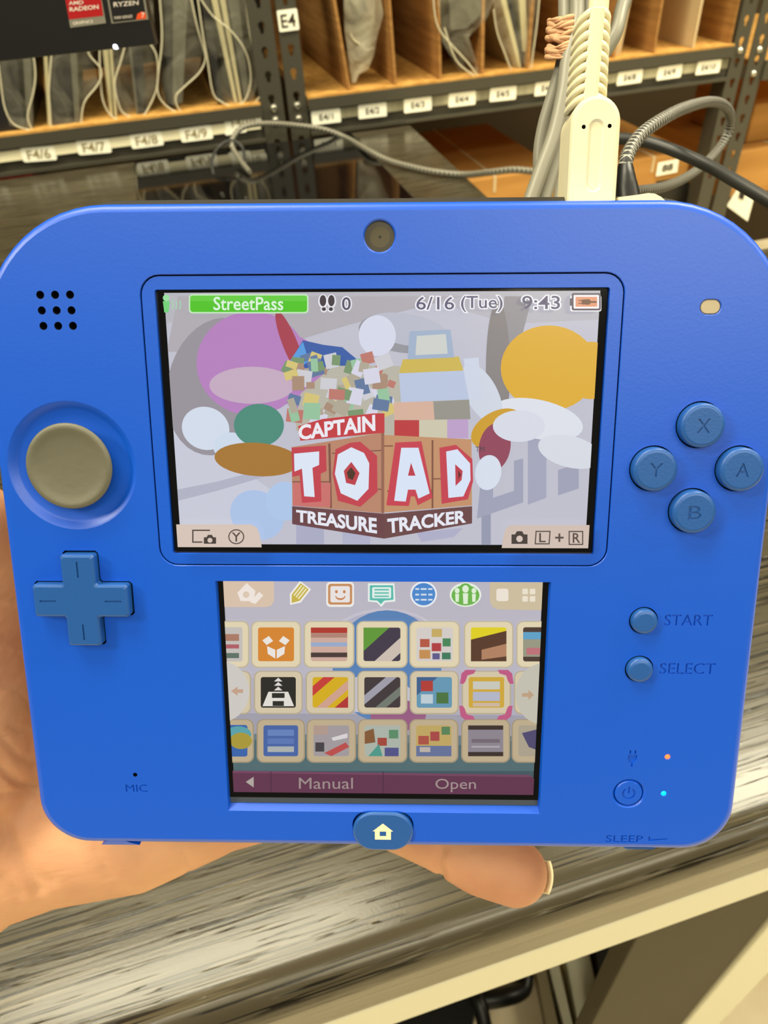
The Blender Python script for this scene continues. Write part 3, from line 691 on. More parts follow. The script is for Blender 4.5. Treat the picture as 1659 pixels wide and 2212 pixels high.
frame(ct, 1222, 1140, 1253, 1170, 2.5, DK); txt(ct, 'R', 1231, 1145, 1246, 1165, DK, off=.012)
cpart(ct, 'capture_tab', uso)

# ---------------------------------------------------------------- lower screen picture
LB = (-30.7, -75.6, 30.75, -30.22); LZ[0] = 0
lsb = MB(); 
bands = [(0, (186, 182, 196)), (.45, (178, 174, 190)), (.62, (160, 158, 172)), (.72, (104, 124, 132)), (.80, (62, 86, 96))]
for k, (t0, col) in enumerate(bands):
    t1 = bands[k+1][0] if k < len(bands)-1 else 1; y1 = LB[3]+(LB[1]-LB[3])*t0; y0 = LB[3]+(LB[1]-LB[3])*t1
    lsb.add(at([(LB[0], y0), (LB[2], y0), (LB[2], y1), (LB[0], y1)], .01), [(0, 1, 2, 3)], glow(col))
lso = cpart(lsb, 'lower_screen'); lso['label'] = 'lit lower touch screen with rows of icons'
LZ[0] = .02
def lp(mb, pts, col, mm=False): pol(mb, pts, col, LB, mm=mm)
lw_ = MB()
lp(lw_, ell(832, 1400, 130, 86), (196, 192, 206)); lp(lw_, ell(832, 1402, 126, 82), (178, 176, 196)); lp(lw_, ell(836, 1440, 118, 122), (84, 128, 182)); lp(lw_, ell(800, 1500, 90, 40), (196, 194, 206))
lp(lw_, ell(860, 1545, 60, 34), (150, 90, 130)); lp(lw_, [(500, 1585), (560, 1600), (640, 1596), (720, 1610), (840, 1600), (960, 1612), (1080, 1600), (1160, 1600), (1160, 1665), (500, 1665)], (78, 106, 112))
cpart(lw_, 'backdrop_disc', lso)
hbm = MB()
lp(hbm, [(478, 1250), (592, 1250), (592, 1298), (586, 1308), (575, 1311), (478, 1311)], (218, 194, 172)); lp(hbm, [(1058, 1250), (1175, 1250), (1175, 1318), (1075, 1316), (1063, 1310), (1058, 1298)], (206, 190, 160))
lp(hbm, [(513, 1280), (533, 1259), (552, 1276), (548, 1298), (520, 1298)], (240, 230, 222)); lp(hbm, ell(532, 1284, 7, 7), (222, 200, 180)); lp(hbm, [(540, 1300), (560, 1278), (569, 1286), (552, 1304)], (240, 230, 222))
lp(hbm, rr_px(1072, 1271, 1098, 1298, 5), (238, 228, 214))
for dx in (0, 16):
    for dy in (0, 16): lp(hbm, rr_px(1128+dx, 1271+dy, 1140+dx, 1283+dy, 2), (236, 226, 206))
def rot(pts, cx, cy, a):
    a = math.radians(a); return [(cx+(x*math.cos(a)-y*math.sin(a)), cy+(x*math.sin(a)+y*math.cos(a))) for x, y in pts]
lp(hbm, rot([(-15, -20), (15, -20), (15, 16), (0, 34), (-15, 16)], 648, 1279, 38), (240, 238, 232)); lp(hbm, rot([(-11, -17), (11, -17), (11, 14), (0, 29), (-11, 14)], 648, 1279, 38), (200, 178, 70))
for k in (-6, 0, 6): lp(hbm, rot([(k-1.5, -15), (k+1.5, -15), (k+1.5, 13), (k-1.5, 13)], 648, 1279, 38), (238, 232, 190))
lp(hbm, rr_px(705, 1256, 765, 1310, 9), (238, 236, 232)); lp(hbm, rr_px(709, 1260, 761, 1305, 6), (200, 140, 92)); lp(hbm, rr_px(714, 1265, 756, 1300, 4), (234, 228, 226))
lp(hbm, ell(727, 1277, 3, 3.5), (200, 130, 80)); lp(hbm, ell(744, 1277, 3, 3.5), (200, 130, 80)); lp(hbm, ell(735.5, 1286, 11, 9, n=14, a0=0, a1=180)+ell(735.5, 1286, 9, 5, n=14, a0=180, a1=0), (200, 130, 80))
lp(hbm, [(795, 1259), (852, 1259), (854, 1298), (832, 1300), (824, 1310), (814, 1300), (795, 1298)], (232, 240, 236)); lp(hbm, [(799, 1263), (849, 1263), (850, 1294), (830, 1296), (823, 1304), (815, 1296), (799, 1295)], (84, 186, 172)); lp(hbm, rr_px(804, 1267, 845, 1291, 3), (224, 240, 234))
for y in (1271, 1278, 1285): lp(hbm, [(809, y), (840, y), (840, y+3), (809, y+3)], (84, 186, 172))
lp(hbm, ell(915, 1282, 29, 28), (232, 236, 242)); lp(hbm, ell(915, 1282, 25, 24), (70, 134, 206))
for y in (1269, 1281, 1292): lp(hbm, [(897, y), (934, y), (934, y+3.5), (897, y+3.5)], (214, 226, 240))
for s in (-8, 8): lp(hbm, ell(915+s, 1282, 2, 20), (70, 134, 206))
lp(hbm, ell(1005, 1283, 34, 26), (232, 240, 228)); lp(hbm, ell(1005, 1270, 18, 14), (232, 240, 228))
lp(hbm, ell(1005, 1284, 30, 22), (106, 180, 74)); lp(hbm, ell(1005, 1271, 14, 13), (106, 180, 74))
for x, s in ((1005, 1.15), (987, .85), (1023, .85)):
    lp(hbm, ell(x, 1284-12*s, 6*s, 7*s), (224, 240, 214)); lp(hbm, [(x-5*s, 1284-4*s), (x+5*s, 1284-4*s), (x+4*s, 1284+16*s), (x-4*s, 1284+16*s)], (224, 240, 214))
cpart(hbm, 'toolbar_icons', lso)
tile_x = [[(546.6, 648.4), (660, 763), (773, 877.5), (887, 990), (1004.5, 1105)], [(552.6, 652), (664, 764.6), (775, 877), (888, 987.7), (999.7, 1100)], [(558.6, 656.8), (666, 767), (776, 877), (887, 986.5), (998.5, 1098)]]
tile_y = [(1341, 1437), (1448, 1536.7), (1552, 1641)]
edge_l = [(440, 537), (445, 541), (455, 547)]; edge_r = [(1117, 1215), (1112, 1210), (1107, 1205)]
CR = [(226, 212, 178), (212, 198, 168), (190, 172, 140)]  # tile frames by row; viewing-angle dimming is put into the lower rows' colours
def sub(x0, y0, x1, y1): return lambda a, b, c, d: [(x0+(x1-x0)*a, y0+(y1-y0)*b), (x0+(x1-x0)*c, y0+(y1-y0)*b), (x0+(x1-x0)*c, y0+(y1-y0)*d), (x0+(x1-x0)*a, y0+(y1-y0)*d)]
ICON = {   # background colour, then rectangles / discs in plain colours, no figures
 (0, 0): ((214, 132, 42), [('p', [(.25, .55), (.48, .66), (.48, .92), (.27, .78)], (236, 230, 224)), ('p', [(.75, .55), (.52, .66), (.52, .92), (.73, .78)], (236, 230, 224)), ('p', [(.12, .38), (.3, .25), (.42, .4), (.24, .52)], (236, 230, 224)), ('p', [(.88, .38), (.7, .25), (.58, .4), (.76, .52)], (236, 230, 224))]),
 (0, 1): ((206, 170, 156), [('r', (0, 0, 1, .16), (176, 46, 38)), ('r', (0, .16, 1, .3), (176, 130, 116)), ('r', (0, .44, 1, .56), (150, 170, 204)), ('r', (0, .74, 1, .88), (66, 48, 48))]),
 (0, 2): ((58, 48, 70), [('p', [(0, 0), (.7, 0), (0, .7)], (92, 150, 52)), ('p', [(.3, 1), (1, .3), (1, .75), (.75, 1)], (204, 190, 178))]),
 (0, 3): ((212, 204, 200), [('r', (.42, .04, .7, .28), (198, 170, 96)), ('r', (.1, .34, .36, .58), (180, 82, 62)), ('r', (.72, .32, .94, .56), (66, 132, 88)), ('r', (.42, .46, .68, .7), (176, 52, 62)), ('r', (.08, .66, .38, .92), (196, 140, 80)), ('r', (.7, .74, .94, .94), (56, 120, 90)), ('r', (.44, .76, .64, .94), (90, 84, 140))]),
 (0, 4): ((224, 208, 20), [('p', [(0, .36), (1, .1), (1, 1), (0, 1)], (84, 50, 34)), ('p', [(.3, .66), (1, .48), (1, .85), (.3, .95)], (176, 128, 96))]),
 (1, 0): ((22, 22, 24), [('p', [(.22, .48), (.78, .48), (.95, .95), (.05, .95)], (226, 222, 214)), ('r', (.32, .52, .68, .68), (26, 26, 28)), ('r', (.34, .78, .66, .94), (26, 26, 28)), ('p', [(.38, .14), (.5, .02), (.62, .14)], (220, 216, 210)), ('p', [(.38, .28), (.5, .16), (.62, .28)], (220, 216, 210)), ('p', [(.38, .43), (.5, .31), (.62, .43)], (220, 216, 210))]),
 (1, 1): ((212, 172, 14), [('p', [(0, .3), (.3, 0), (.62, 0), (0, .62)], (196, 52, 50)), ('p', [(.1, 1), (1, .1), (1, .4), (.4, 1)], (206, 160, 140)), ('p', [(.62, 1), (1, .62), (1, 1)], (176, 42, 46))]),
 (1, 2): ((56, 46, 54), [('p', [(0, .6), (.6, 0), (.9, 0), (0, .9)], (158, 156, 170)), ('p', [(.3, 1), (1, .3), (1, .6), (.6, 1)], (110, 118, 110))]),
 (1, 3): ((96, 150, 180), [('p', [(0, 0), (.6, 0), (0, .6)], (54, 92, 140)), ('r', (.12, .12, .46, .46), (176, 52, 48)), ('r', (.56, .5, .9, .86), (66, 112, 60)), ('r', (.12, .56, .46, .86), (190, 206, 214))]),
 (1, 4): ((206, 166, 54), [('r', (.12, .14, .88, .4), (200, 200, 190)), ('r', (.12, .48, .88, .78), (178, 182, 200)), ('r', (.12, .84, .88, .96), (204, 182, 160))]),
 (2, 0): ((64, 96, 164), [('r', (.12, .14, .88, .34), (96, 128, 188)), ('r', (.12, .42, .88, .6), (84, 116, 180)), ('r', (.12, .68, .88, .86), (170, 176, 176))]),
 (2, 1): ((160, 152, 156), [('r', (0, 0, .4, .3), (176, 150, 140)), ('p', [(.3, .9), (.9, .55), (1, .7), (.5, 1)], (186, 70, 72)), ('r', (.05, .55, .3, .85), (60, 56, 66)), ('p', [(.5, .4), (.95, .25), (.95, .4), (.55, .5)], (216, 212, 214))]),
 (2, 2): ((170, 178, 168), [('p', [(.0, .2), (.25, .1), (.3, .55), (0, .6)], (128, 84, 48)), ('r', (.36, .4, .62, .66), (160, 62, 52)), ('p', [(.1, 1), (.4, .6), (.5, 1)], (70, 150, 136)), ('r', (.68, .14, .94, .42), (84, 136, 100)), ('r', (.56, .72, .95, 1), (74, 76, 134))]),
 (2, 3): ((190, 164, 96), [('r', (.06, .34, .36, .62), (170, 76, 64)), ('r', (.4, .2, .66, .5), (166, 64, 66)), ('r', (.72, .04, .96, .3), (84, 128, 86)), ('r', (0, .66, 1, 1), (96, 110, 152)), ('r', (.1, .7, .4, .86), (186, 176, 168))]),
 (2, 4): ((138, 130, 142), [('r', (0, 0, 1, .14), (48, 34, 34)), ('r', (0, .86, 1, 1), (48, 34, 34)), ('r', (.1, .44, .9, .56), (112, 100, 112)), ('r', (.1, .66, .9, .72), (168, 164, 172))]),
}
def tile(r, x0, x1, y0, y1, ic, name='icon_tile'):
    t = MB(); m_ = (x1-x0)*.12
    lp(t, rr_px(x0-3, y0-2, x1+3, y1+3, 15), tuple(int(v*.86) for v in CR[r])); lp(t, rr_px(x0, y0, x1, y1, 13), CR[r])
    a = (x0+m_, y0+m_*.95, x1-m_, y1-m_*.95)
    if ic:
        lp(t, rr_px(*a, 5), ic[0]); s = lambda u, v_: (a[0]+(a[2]-a[0])*u, a[1]+(a[3]-a[1])*v_)
        for kd, d, col in ic[1]:
            if kd == 'r': lp(t, [s(d[0], d[1]), s(d[2], d[1]), s(d[2], d[3]), s(d[0], d[3])], col)
            elif kd == 'p': lp(t, [s(*q) for q in d], col)
            else: c_ = s(d[0], d[1]); lp(t, ell(c_[0], c_[1], d[2]*(a[2]-a[0]), d[3]*(a[3]-a[1])), col)
    cpart(t, name, lso)
z_t = LZ[0]
for r in range(3):
    for c in range(5): LZ[0] = z_t; tile(r, *tile_x[r][c], *tile_y[r], ICON[(r, c)])
    LZ[0] = z_t
    tile(r, *edge_l[r], *tile_y[r], {0: ((196, 190, 186), [('r', (.3, .2, .9, .4), (170, 120, 100)), ('r', (.2, .5, .9, .62), (176, 90, 100)), ('r', (.3, .75, .9, .9), (90, 110, 100))]), 1: None, 2: ((44, 96, 170), [('d', (.72, .3, .4, .26), (84, 160, 170)), ('d', (.8, .5, .34, .26), (168, 150, 50))])}[r])
    LZ[0] = z_t
    tile(r, *edge_r[r], *tile_y[r], {0: ((70, 50, 44), [('r', (0, .14, 1, .86), (150, 150, 130)), ('r', (0, .14, 1, .35), (90, 160, 200)), ('r', (.1, .6, .5, .8), (190, 110, 120))]), 1: None, 2: ((170, 160, 140), [('p', [(.1, .25), (1, 0), (1, 1), (.3, .7)], (72, 66, 110))])}[r])
LZ[0] = z_t+.15
for e, hcol, arr, acol in ((ell(478, 1490, 62, 66), (206, 202, 196), [(501, 1489), (515, 1479), (515, 1485), (527, 1485), (527, 1493), (515, 1493), (515, 1499)], (196, 160, 136)),
                     (ell(1172, 1495, 60, 66), (196, 192, 178), [(1152, 1497), (1140, 1486), (1140, 1493), (1126, 1493), (1126, 1501), (1140, 1501), (1140, 1508)], (190, 160, 130))):
    ar = MB(); lp(ar, e, hcol); lp(ar, arr, acol); cpart(ar, 'page_arrow', lso)
sel = MB(); PK = (190, 86, 130)
for sx, sy, x, y in ((1, 1, 993, 1443), (-1, 1, 1108, 1443), (1, -1, 991, 1550), (-1, -1, 1106, 1550)):
    lp(sel, [(x, y+sy*30), (x+sx*3, y+sy*8), (x+sx*12, y), (x+sx*34, y), (x+sx*30, y+sy*8), (x+sx*16, y+sy*12), (x+sx*12, y+sy*24), (x+sx*8, y+sy*30)], PK)
cpart(sel, 'selection_mark', lso)['label'] = 'pink corner brackets round one icon'
bb = MB(); LZ[0] = z_t+.3
lp(bb, [(505, 1659), (1140, 1668), (1152, 1676), (1150, 1714), (500, 1708)], (92, 40, 74)); lp(bb, [(505, 1659), (1140, 1668), (1150, 1673), (505, 1664)], (112, 60, 92))
for x in (586, 827): lp(bb, [(x, 1661), (x+2, 1661), (x+2, 1710), (x, 1710)], (72, 28, 58))
lp(bb, [(533, 1683), (550, 1672), (550, 1695)], (176, 166, 160)); 
def ltxt(s, x0, y0, x1, y1, col):
    Q = [(*p, 0) for p in up([(x0, y0), (x1, y0), (x1, y1), (x0, y1)])]; put_text(bb, s, Q, glow(col), lay(), 0.)
ltxt('Manual', 647, 1674, 763, 1698, (156, 138, 138)); ltxt('Open', 940, 1676, 1027, 1705, (160, 142, 142))
cpart(bb, 'bottom_bar', lso)

# ================================================================ hand holding the console from behind
def hand():
    chains = {
     'forearm': [(-560, 2160, 205, 30), (-330, 2010, 192, 26), (-90, 1850, 184, 22), (60, 1750, 182, 19)],
     'hypothenar': [(-90, 1850, 184, 20), (110, 1806, 181, 16.8), (290, 1800, 180, 14), (450, 1757, 178, 10.8)],
     'pinky': [(450, 1752, 178, 10.6), (600, 1722, 178, 9.4), (740, 1722, 176, 8.7), (860, 1762, 174, 8.2), (950, 1812, 173, 7.4), (1040, 1856, 171, 8.2), (1112, 1884, 170, 7.7)],
     'ring': [(430, 1610, 182, 11), (650, 1560, 181, 9.2), (860, 1600, 179, 8.6), (1010, 1640, 178, 8)],
     'middle': [(400, 1450, 184, 11.5), (680, 1380, 182, 9.4), (900, 1390, 180, 8.8), (1060, 1400, 179, 8.2)],
     'index': [(340, 1300, 184, 11.5), (600, 1180, 184, 9.4), (800, 1110, 182, 8.8), (950, 1080, 181, 8.2)],
     'm1': [(0, 1720, 184, 18), (340, 1300, 184, 12.5)], 'm2': [(60, 1740, 186, 18), (400, 1450, 186, 13)], 'm3': [(60, 1780, 184, 18), (430, 1610, 184, 12.5)], 'm4': [(110, 1806, 181, 16), (440, 1740, 180, 11.5)],
     'thenar': [(-130, 1810, 180, 21), (-80, 1650, 172, 19.5), (-78, 1480, 168, 17.5), (-72, 1330, 166, 14), (-72, 1210, 164, 12), (-66, 1135, 162, 10.5)],
     'web': [(60, 1620, 182, 15), (-40, 1420, 178, 12), (340, 1330, 186, 10)],
    }
    bm = bmesh.new()
    def ball(c, r):
        m_ = Matrix.Translation(c) @ Matrix.Scale(r, 4); bmesh.ops.create_icosphere(bm, subdivisions=3, radius=1, matrix=m_)
    for k, ch in chains.items():
        for (a, b) in zip(ch[:-1], ch[1:]):
            A, B = pd(*a[:3]), pd(*b[:3]); L = (B-A).length; nn = max(2, int(L/(min(a[3], b[3])*.001*.28)))
            for i in range(nn+1):
                t = i/nn; ball(A.lerp(B, t), (a[3]*(1-t)+b[3]*t)*.001)
    me = bpy.data.meshes.new('hand'); bm.to_mesh(me); bm.free()
    o = bpy.data.objects.new('hand', me); C.objects.link(o)
    rm = o.modifiers.new('r', 'REMESH'); rm.mode = 'VOXEL'; rm.voxel_size = .0011
    sm = o.modifiers.new('s', 'SMOOTH'); sm.factor = .5; sm.iterations = 9
    me2 = bpy.data.meshes.new_from_object(o.evaluated_get(bpy.context.evaluated_depsgraph_get()))
    bpy.data.objects.remove(o)
    # creases pressed in along picture-plane polylines on the side facing the camera
    creases = [([(0, 1655), (40, 1690), (86, 1705)], 5, .9), ([(0, 1720), (60, 1712), (95, 1722)], 4, .5), ([(0, 1590), (40, 1632), (80, 1652)], 4, .45), ([(0, 1480), (50, 1500), (70, 1530)], 5, .4),
               ([(0, 1780), (40, 1850), (66, 1900), (80, 1925)], 9, .8), ([(0, 1830), (60, 1880), (110, 1905)], 6, .4), ([(0, 1900), (40, 1935)], 7, .5),
               ([(60, 1740), (130, 1800), (180, 1830)], 6, .25), ([(205, 1830), (222, 1870), (236, 1890)], 5, .3), ([(380, 1822), (400, 1850), (405, 1880)], 4, .25), ([(290, 1822), (305, 1860)], 4, .2),
               ([(958, 1835), (948, 1860), (955, 1890)], 5, .8), ([(0, 1380), (45, 1400)], 4, .3), ([(0, 1290), (40, 1300)], 4, .3), ([(20, 1570), (60, 1580)], 3, .3)]
    back = M.transposed()
    cpos = CAM; segs = []
    for P, w, d in creases:
        Q = catmull([(x, y, 0) for x, y in P], 6)
        for a, b in zip(Q[:-1], Q[1:]): segs.append((a.x, a.y, b.x, b.y, w, d))
    me2.calc_loop_triangles(); nrm = [v.normal.copy() for v in me2.vertices]
    for i, v in enumerate(me2.vertices):
        q = back @ (v.co-cpos)
        if q.z < .05: continue
        px, py = CXP+q.x/q.z*F_PX, CYP+q.y/q.z*F_PX
        if px < -60 or px > 1250 or py < 1000: continue
        if (M @ Vector((0, 0, 1))).dot(nrm[i]) > .2: continue
        best = 0
        for x0, y0, x1, y1, w, d in segs:
            if abs(px-x0) > 70 or abs(py-y0) > 70: continue
            ux, uy = x1-x0, y1-y0; l2 = ux*ux+uy*uy or 1; t = max(0, min(1, ((px-x0)*ux+(py-y0)*uy)/l2))
            dd = math.hypot(px-x0-ux*t, py-y0-uy*t); best = max(best, d*math.exp(-(dd/w/1.7)**2))
        if best > .01: v.co -= nrm[i]*best*.0015
    for p in me2.polygons: p.use_smooth = True
    m, nt, b = new_mat('skin'); N = nt.nodes.new; L = nt.links.new
    tc = N('ShaderNodeTexCoord'); n1 = N('ShaderNodeTexNoise'); n1.inputs['Scale'].default_value = 26; n1.inputs['Detail'].default_value = 4; L(tc.outputs['Object'], n1.inputs['Vector'])
    cr_ = N('ShaderNodeValToRGB'); cr_.color_ramp.elements[0].position = .34; cr_.color_ramp.elements[0].color = lin((180, 124, 96))+(1,); cr_.color_ramp.elements[1].position = .68; cr_.color_ramp.elements[1].color = lin((210, 158, 120))+(1,)
    L(n1.outputs['Fac'], cr_.inputs['Fac']); L(cr_.outputs['Color'], b.inputs['Base Color'])
    n2 = N('ShaderNodeTexNoise'); n2.inputs['Scale'].default_value = 420; n2.inputs['Detail'].default_value = 5
    mp = N('ShaderNodeMapping'); mp.inputs['Scale'].default_value = (.35, 1, 1.2); L(tc.outputs['Object'], mp.inputs['Vector']); L(mp.outputs['Vector'], n2.inputs['Vector'])
    bp = N('ShaderNodeBump'); bp.inputs['Strength'].default_value = .35; bp.inputs['Distance'].default_value = .0006; L(n2.outputs['Fac'], bp.inputs['Height']); L(bp.outputs['Normal'], b.inputs['Normal'])
    b.inputs['Roughness'].default_value = .6; b.inputs['Specular IOR Level'].default_value = .25
    b.inputs['Subsurface Weight'].default_value = .25; b.inputs['Subsurface Radius'].default_value = (1, .3, .15); b.inputs['Subsurface Scale'].default_value = .004
    me2.materials.clear(); me2.materials.append(m); me2.name = 'hand'
    o = bpy.data.objects.new('hand', me2); C.objects.link(o)
    base = pd(-90, 1850, 184); me2.transform(Matrix.Translation(-base)); o.location = base
    tag(o, 'bare left hand cupping the blue console from behind, little fingertip showing below it', 'hand')
    # nail of the little finger, edge on at the right of the fingertip
    nl = MB(); rings = []
    c = pd(1112, 1884, 170); ax = (pd(1195, 1897, 171)-c).normalized(); fw = ray(1112, 1884).normalized(); fw = (fw-fw.dot(ax)*ax).normalized(); upv = ax.cross(fw)
    for k in range(10):
        ph = math.radians(-6+92*k/9); rr = .0079+.0008*(1-k/9)**2
        rings.append([c+(ax*math.cos(ph)+fw*math.sin(ph))*rr*math.cos(math.radians(-25+50*j/10))+upv*rr*math.sin(math.radians(-25+50*j/10))*.92 for j in range(11)])
    vv = [p for r in rings for p in r]; ff = [(i*11+j, i*11+j+1, (i+1)*11+j+1, (i+1)*11+j) for i in range(9) for j in range(10)]
    nl.add([p-base for p in vv], ff, mat('fingernail', (238, 222, 180), .3), True); no = nl.build('fingernail', o); no['label'] = 'pale short fingernail'
    sd = no.modifiers.new('t', 'SOLIDIFY'); sd.thickness = .0006
hand()

# ================================================================ charger plug, cable bundle, other cables
plug = empty('charging_plug', 'cream plastic charging plug with ribbed strain relief behind the console top', 'plug'); plug.matrix_world = CONSOLE
ZP = -6.5
def uz(px, py, z): x, y = un(px, py, z); return (x, y, z)
hd = MB()
def head(i, z):                                                    # arch-topped body outline
    x0, _ = un(1228, 400, ZP); x1, yt = un(1346, 202, ZP); x1 -= i; x0 += i; r = (x1-x0)/2; yc = yt-i-r
    return [(x0, 30, z), (x1, 30, z)]+[((x0+x1)/2+r*math.cos(math.radians(a)), yc+r*math.sin(math.radians(a)), z) for a in range(0, 181, 9)]
hd.loft([head(0, ZP-9)[::-1], head(0, ZP-.7)[::-1], head(.25, ZP-.25)[::-1], head(.8, ZP)[::-1]], CREAM, smooth=False, cap0=True)
(sx, hy0), (_, hy1) = un(1289.5, 262, ZP), un(1289.5, 410, ZP)
slot = rrect(sx-1.0, hy1, sx+1.0, hy0, .98, 6); slot_o = rrect(sx-1.42, hy1-.42, sx+1.42, hy0+.42, 1.4, 6)
h1 = circle(*un(1261, 274, ZP), .36, 14); h2 = circle(*un(1317, 272, ZP), .36, 14)
tp = [(x, y) for x, y, z in head(.8, ZP)]
v, t = fillh([tp, slot_o, h1, h2]); hd.add(at(v, ZP), [ccw(v, w) for w in t], CREAM)
hd.loft([at(slot_o, ZP)[::-1], at(slot, ZP-.35)[::-1]], CREAM, smooth=False); hd.add(at(slot, ZP-.35), [list(range(len(slot)))], CREAM)
for h in (h1, h2): hd.loft([at(h, ZP)[::-1], at(h, ZP-1.2)[::-1]], HOLE, smooth=False); hd.add(at(h, ZP-1.2), [list(range(14))], HOLE)
cpart(hd, 'plug_body', plug)
# strain relief: core, ribs, spine
def spine_pt(t, side=0): # t 0 bottom .. 1 top of frame
    a = Vector(un(1279+side*40, 205, ZP)); b = Vector(un(1294+side*35, 14, ZP)); p = a.lerp(b, t); return p
cor_ = MB(); sec = []
for t in (0, .25, .5, .75, 1.0, 1.04):
    p = spine_pt(t); w = (3.05-.5*t)*(1 if t < 1.02 else .6); sec.append([(p.x+w*math.cos(a*math.pi/8), p.y, ZP-4.6+3.3*math.sin(a*math.pi/8)) for a in range(16)])
cor_.loft(sec, CREAM); cpart(cor_, 'relief_core', plug)
for k in range(9):
    rb = MB(); t0 = -.06+k*.122; t1 = t0+.092; rows = []
    for t, sh in ((t0, -.35), (t0+.008, 0), (t1-.008, 0), (t1, -.35)):
        p = spine_pt(t); w = 3.45-.5*t+sh
        rows.append([(p.x+w*math.copysign(abs(math.cos(a*math.pi/12))**.7, math.cos(a*math.pi/12)), p.y-1.15*abs(math.cos(a*math.pi/12))**2+.2, ZP-4.6+(4.1+sh)*math.copysign(abs(math.sin(a*math.pi/12))**.7, math.sin(a*math.pi/12))) for a in range(24)])
    rb.loft(rows, CREAM, cap0=True, cap1=True); cpart(rb, 'relief_rib', plug, fix=True)
sp_ = MB(); rows = []
for t in (-.1, 0, .3, .6, .95, 1.0):
    p = spine_pt(t); w = 1.25; rows.append([(p.x-w, p.y, ZP-2), (p.x-w, p.y, ZP-.65), (p.x-w*.6, p.y, ZP-.35), (p.x+w*.6, p.y, ZP-.35), (p.x+w, p.y, ZP-.65), (p.x+w, p.y, ZP-2)])
sp_.loft(rows, CREAM, cap0=True, cap1=True); cpart(sp_, 'relief_spine', plug)
cb = MB(); pts = [uz(1292, 30, ZP-4.6), uz(1296, -20, ZP-5), uz(1305, -80, ZP-7), uz(1325, -150, ZP-12)]
cb.tube(catmull(pts, 6), 1.75, CREAM, 16); cpart(cb, 'cable', plug)
wg = MB(); p0 = uz(1340, 431, -7.5)
wgl = [uz(x, y, -7.5)[:2] for x, y in ((1335, 436), (1335, 426), (1375, 421), (1400, 417), (1414, 418), (1428, 425), (1440, 436))]
wg.extr(at(wgl, -7.5), (0, 0, -4), CREAM); cpart(wg, 'plug_shoulder', plug)

bun = empty('cable_bundle', 'bundle of grey cables hanging beside the cream plug, tied by a tan band', 'cable', pd(1220, 85, 168))
for P in ([(1221, -60, 170), (1221, 0, 169), (1221, 60, 168), (1216, 130, 168), (1200, 190, 169), (1176, 270, 170), (1166, 340, 171), (1172, 420, 172), (1176, 470, 172)],
          [(1243, -60, 166), (1247, 0, 166), (1244, 60, 165), (1226, 130, 164), (1217, 200, 163), (1197, 290, 162), (1168, 370, 161), (1140, 450, 160)],
          [(1262, -60, 172), (1262, 0, 171), (1258, 60, 170), (1243, 140, 167), (1230, 220, 165), (1210, 310, 164), (1186, 390, 163), (1166, 460, 162)],
          [(1275, -60, 168), (1272, 0, 168), (1265, 60, 168), (1252, 130, 169), (1243, 220, 170), (1228, 330, 171), (1214, 400, 172), (1206, 460, 172)],
          [(1375, -60, 176), (1346, 10, 174), (1330, 70, 172), (1300, 120, 172), (1262, 160, 171), (1244, 250, 173), (1236, 350, 175), (1220, 460, 176)]):
    q = MB(); q.tube(catmull([pd(*p) for p in P], 7), .00165, GREYCABLE, 14); part(q, 'cable_strand', bun)
band = MB(); cB = Vector((1222, 82)); rb_ = random.Random(3)
for k in range(20):
    dy = -40+k*4.3; tilt = rb_.uniform(-26, 26) if k < 17 else rb_.uniform(-4, 4); rx = rb_.uniform(33, 39); ph = rb_.uniform(0, 6)
    P = [pd(cB.x+rx*math.cos(a)-(cB.y+dy-60)*.06, cB.y+dy+tilt*.5*math.cos(a)+3*math.sin(2*a+ph), 168-(4.3+.5*math.sin(3*a+ph))*math.sin(a)) for a in [2*math.pi*i/28 for i in range(29)]]
    band.tube(P, [.00045+.00022*math.sin(i*.9+ph) for i in range(29)], RUBBER, 8, cap=False)
tag(band.build('rubber_band', fix=False), 'twisted tan rubber band wound round the grey cable bundle', 'rubber band')

bc = empty('braided_cable', 'black and white braided cable looping right of the cream plug', 'cable', pd(1352, 400, 200))
q = MB(); P = [(1350, 378, 198), (1352, 350, 199), (1362, 322, 203), (1388, 288, 210), (1430, 258, 222), (1480, 233, 245), (1530, 220, 280), (1562, 226, 310), (1578, 250, 325), (1572, 288, 335), (1545, 330, 330), (1500, 372, 310), (1440, 402, 285), (1370, 414, 262), (1320, 420, 250)]
q.tube(catmull([pd(*p) for p in P], 8), .00195, BRAIDBW, 14); part(q, 'braided_sleeve', bc)
q = MB(); q.tube(catmull([pd(1350, 352, 199), pd(1352, 380, 198), pd(1354, 410, 198), pd(1358, 445, 198)], 4), [.0018, .002, .0022, .0023, .0025, .0026, .0028, .003, .0031, .0032, .0033, .0034, .0035], BLACK, 14); part(q, 'plug_boot', bc)
q = MB(); q.tube(catmull([pd(*p) for p in ((1300, 300, 262), (1350, 300, 256), (1400, 307, 250), (1460, 327, 244), (1530, 358, 236), (1600, 398, 226), (1700, 458, 214))], 8), .00195, BLACKCABLE, 14)
tag(q.build('black_cable'), 'plain black cable crossing in front of the braided loop', 'cable')
q = MB()
P = [onY(1200, 378, .66), onY(1155, 371, .69), onY(1110, 367, .71), onY(1060, 372, .735), onZ(1005, 377, .7450), onZ(945, 372, .7445), onZ(890, 361, .7445), onZ(840, 347, .7450), onZ(795, 325, .7490), onY(750, 299, .985), onY(700, 280, 1.0), onY(640, 271, 1.0), onY(575, 267, .985), onY(530, 273, .97), onY(508, 290, .965), onY(500, 310, .955), onY(508, 330, .945), onY(520, 348, .92), onZ(540, 372, .7475)]
q.tube(catmull(P, 8), [.0042-.0012*max(0, (i-100)/60) for i in range(len(P)*8-7)], BRAIDGREY, 12)
tag(q.build('grey_braided_cable'), 'grey braided cable running over the glass slab and off the desk', 'cable')
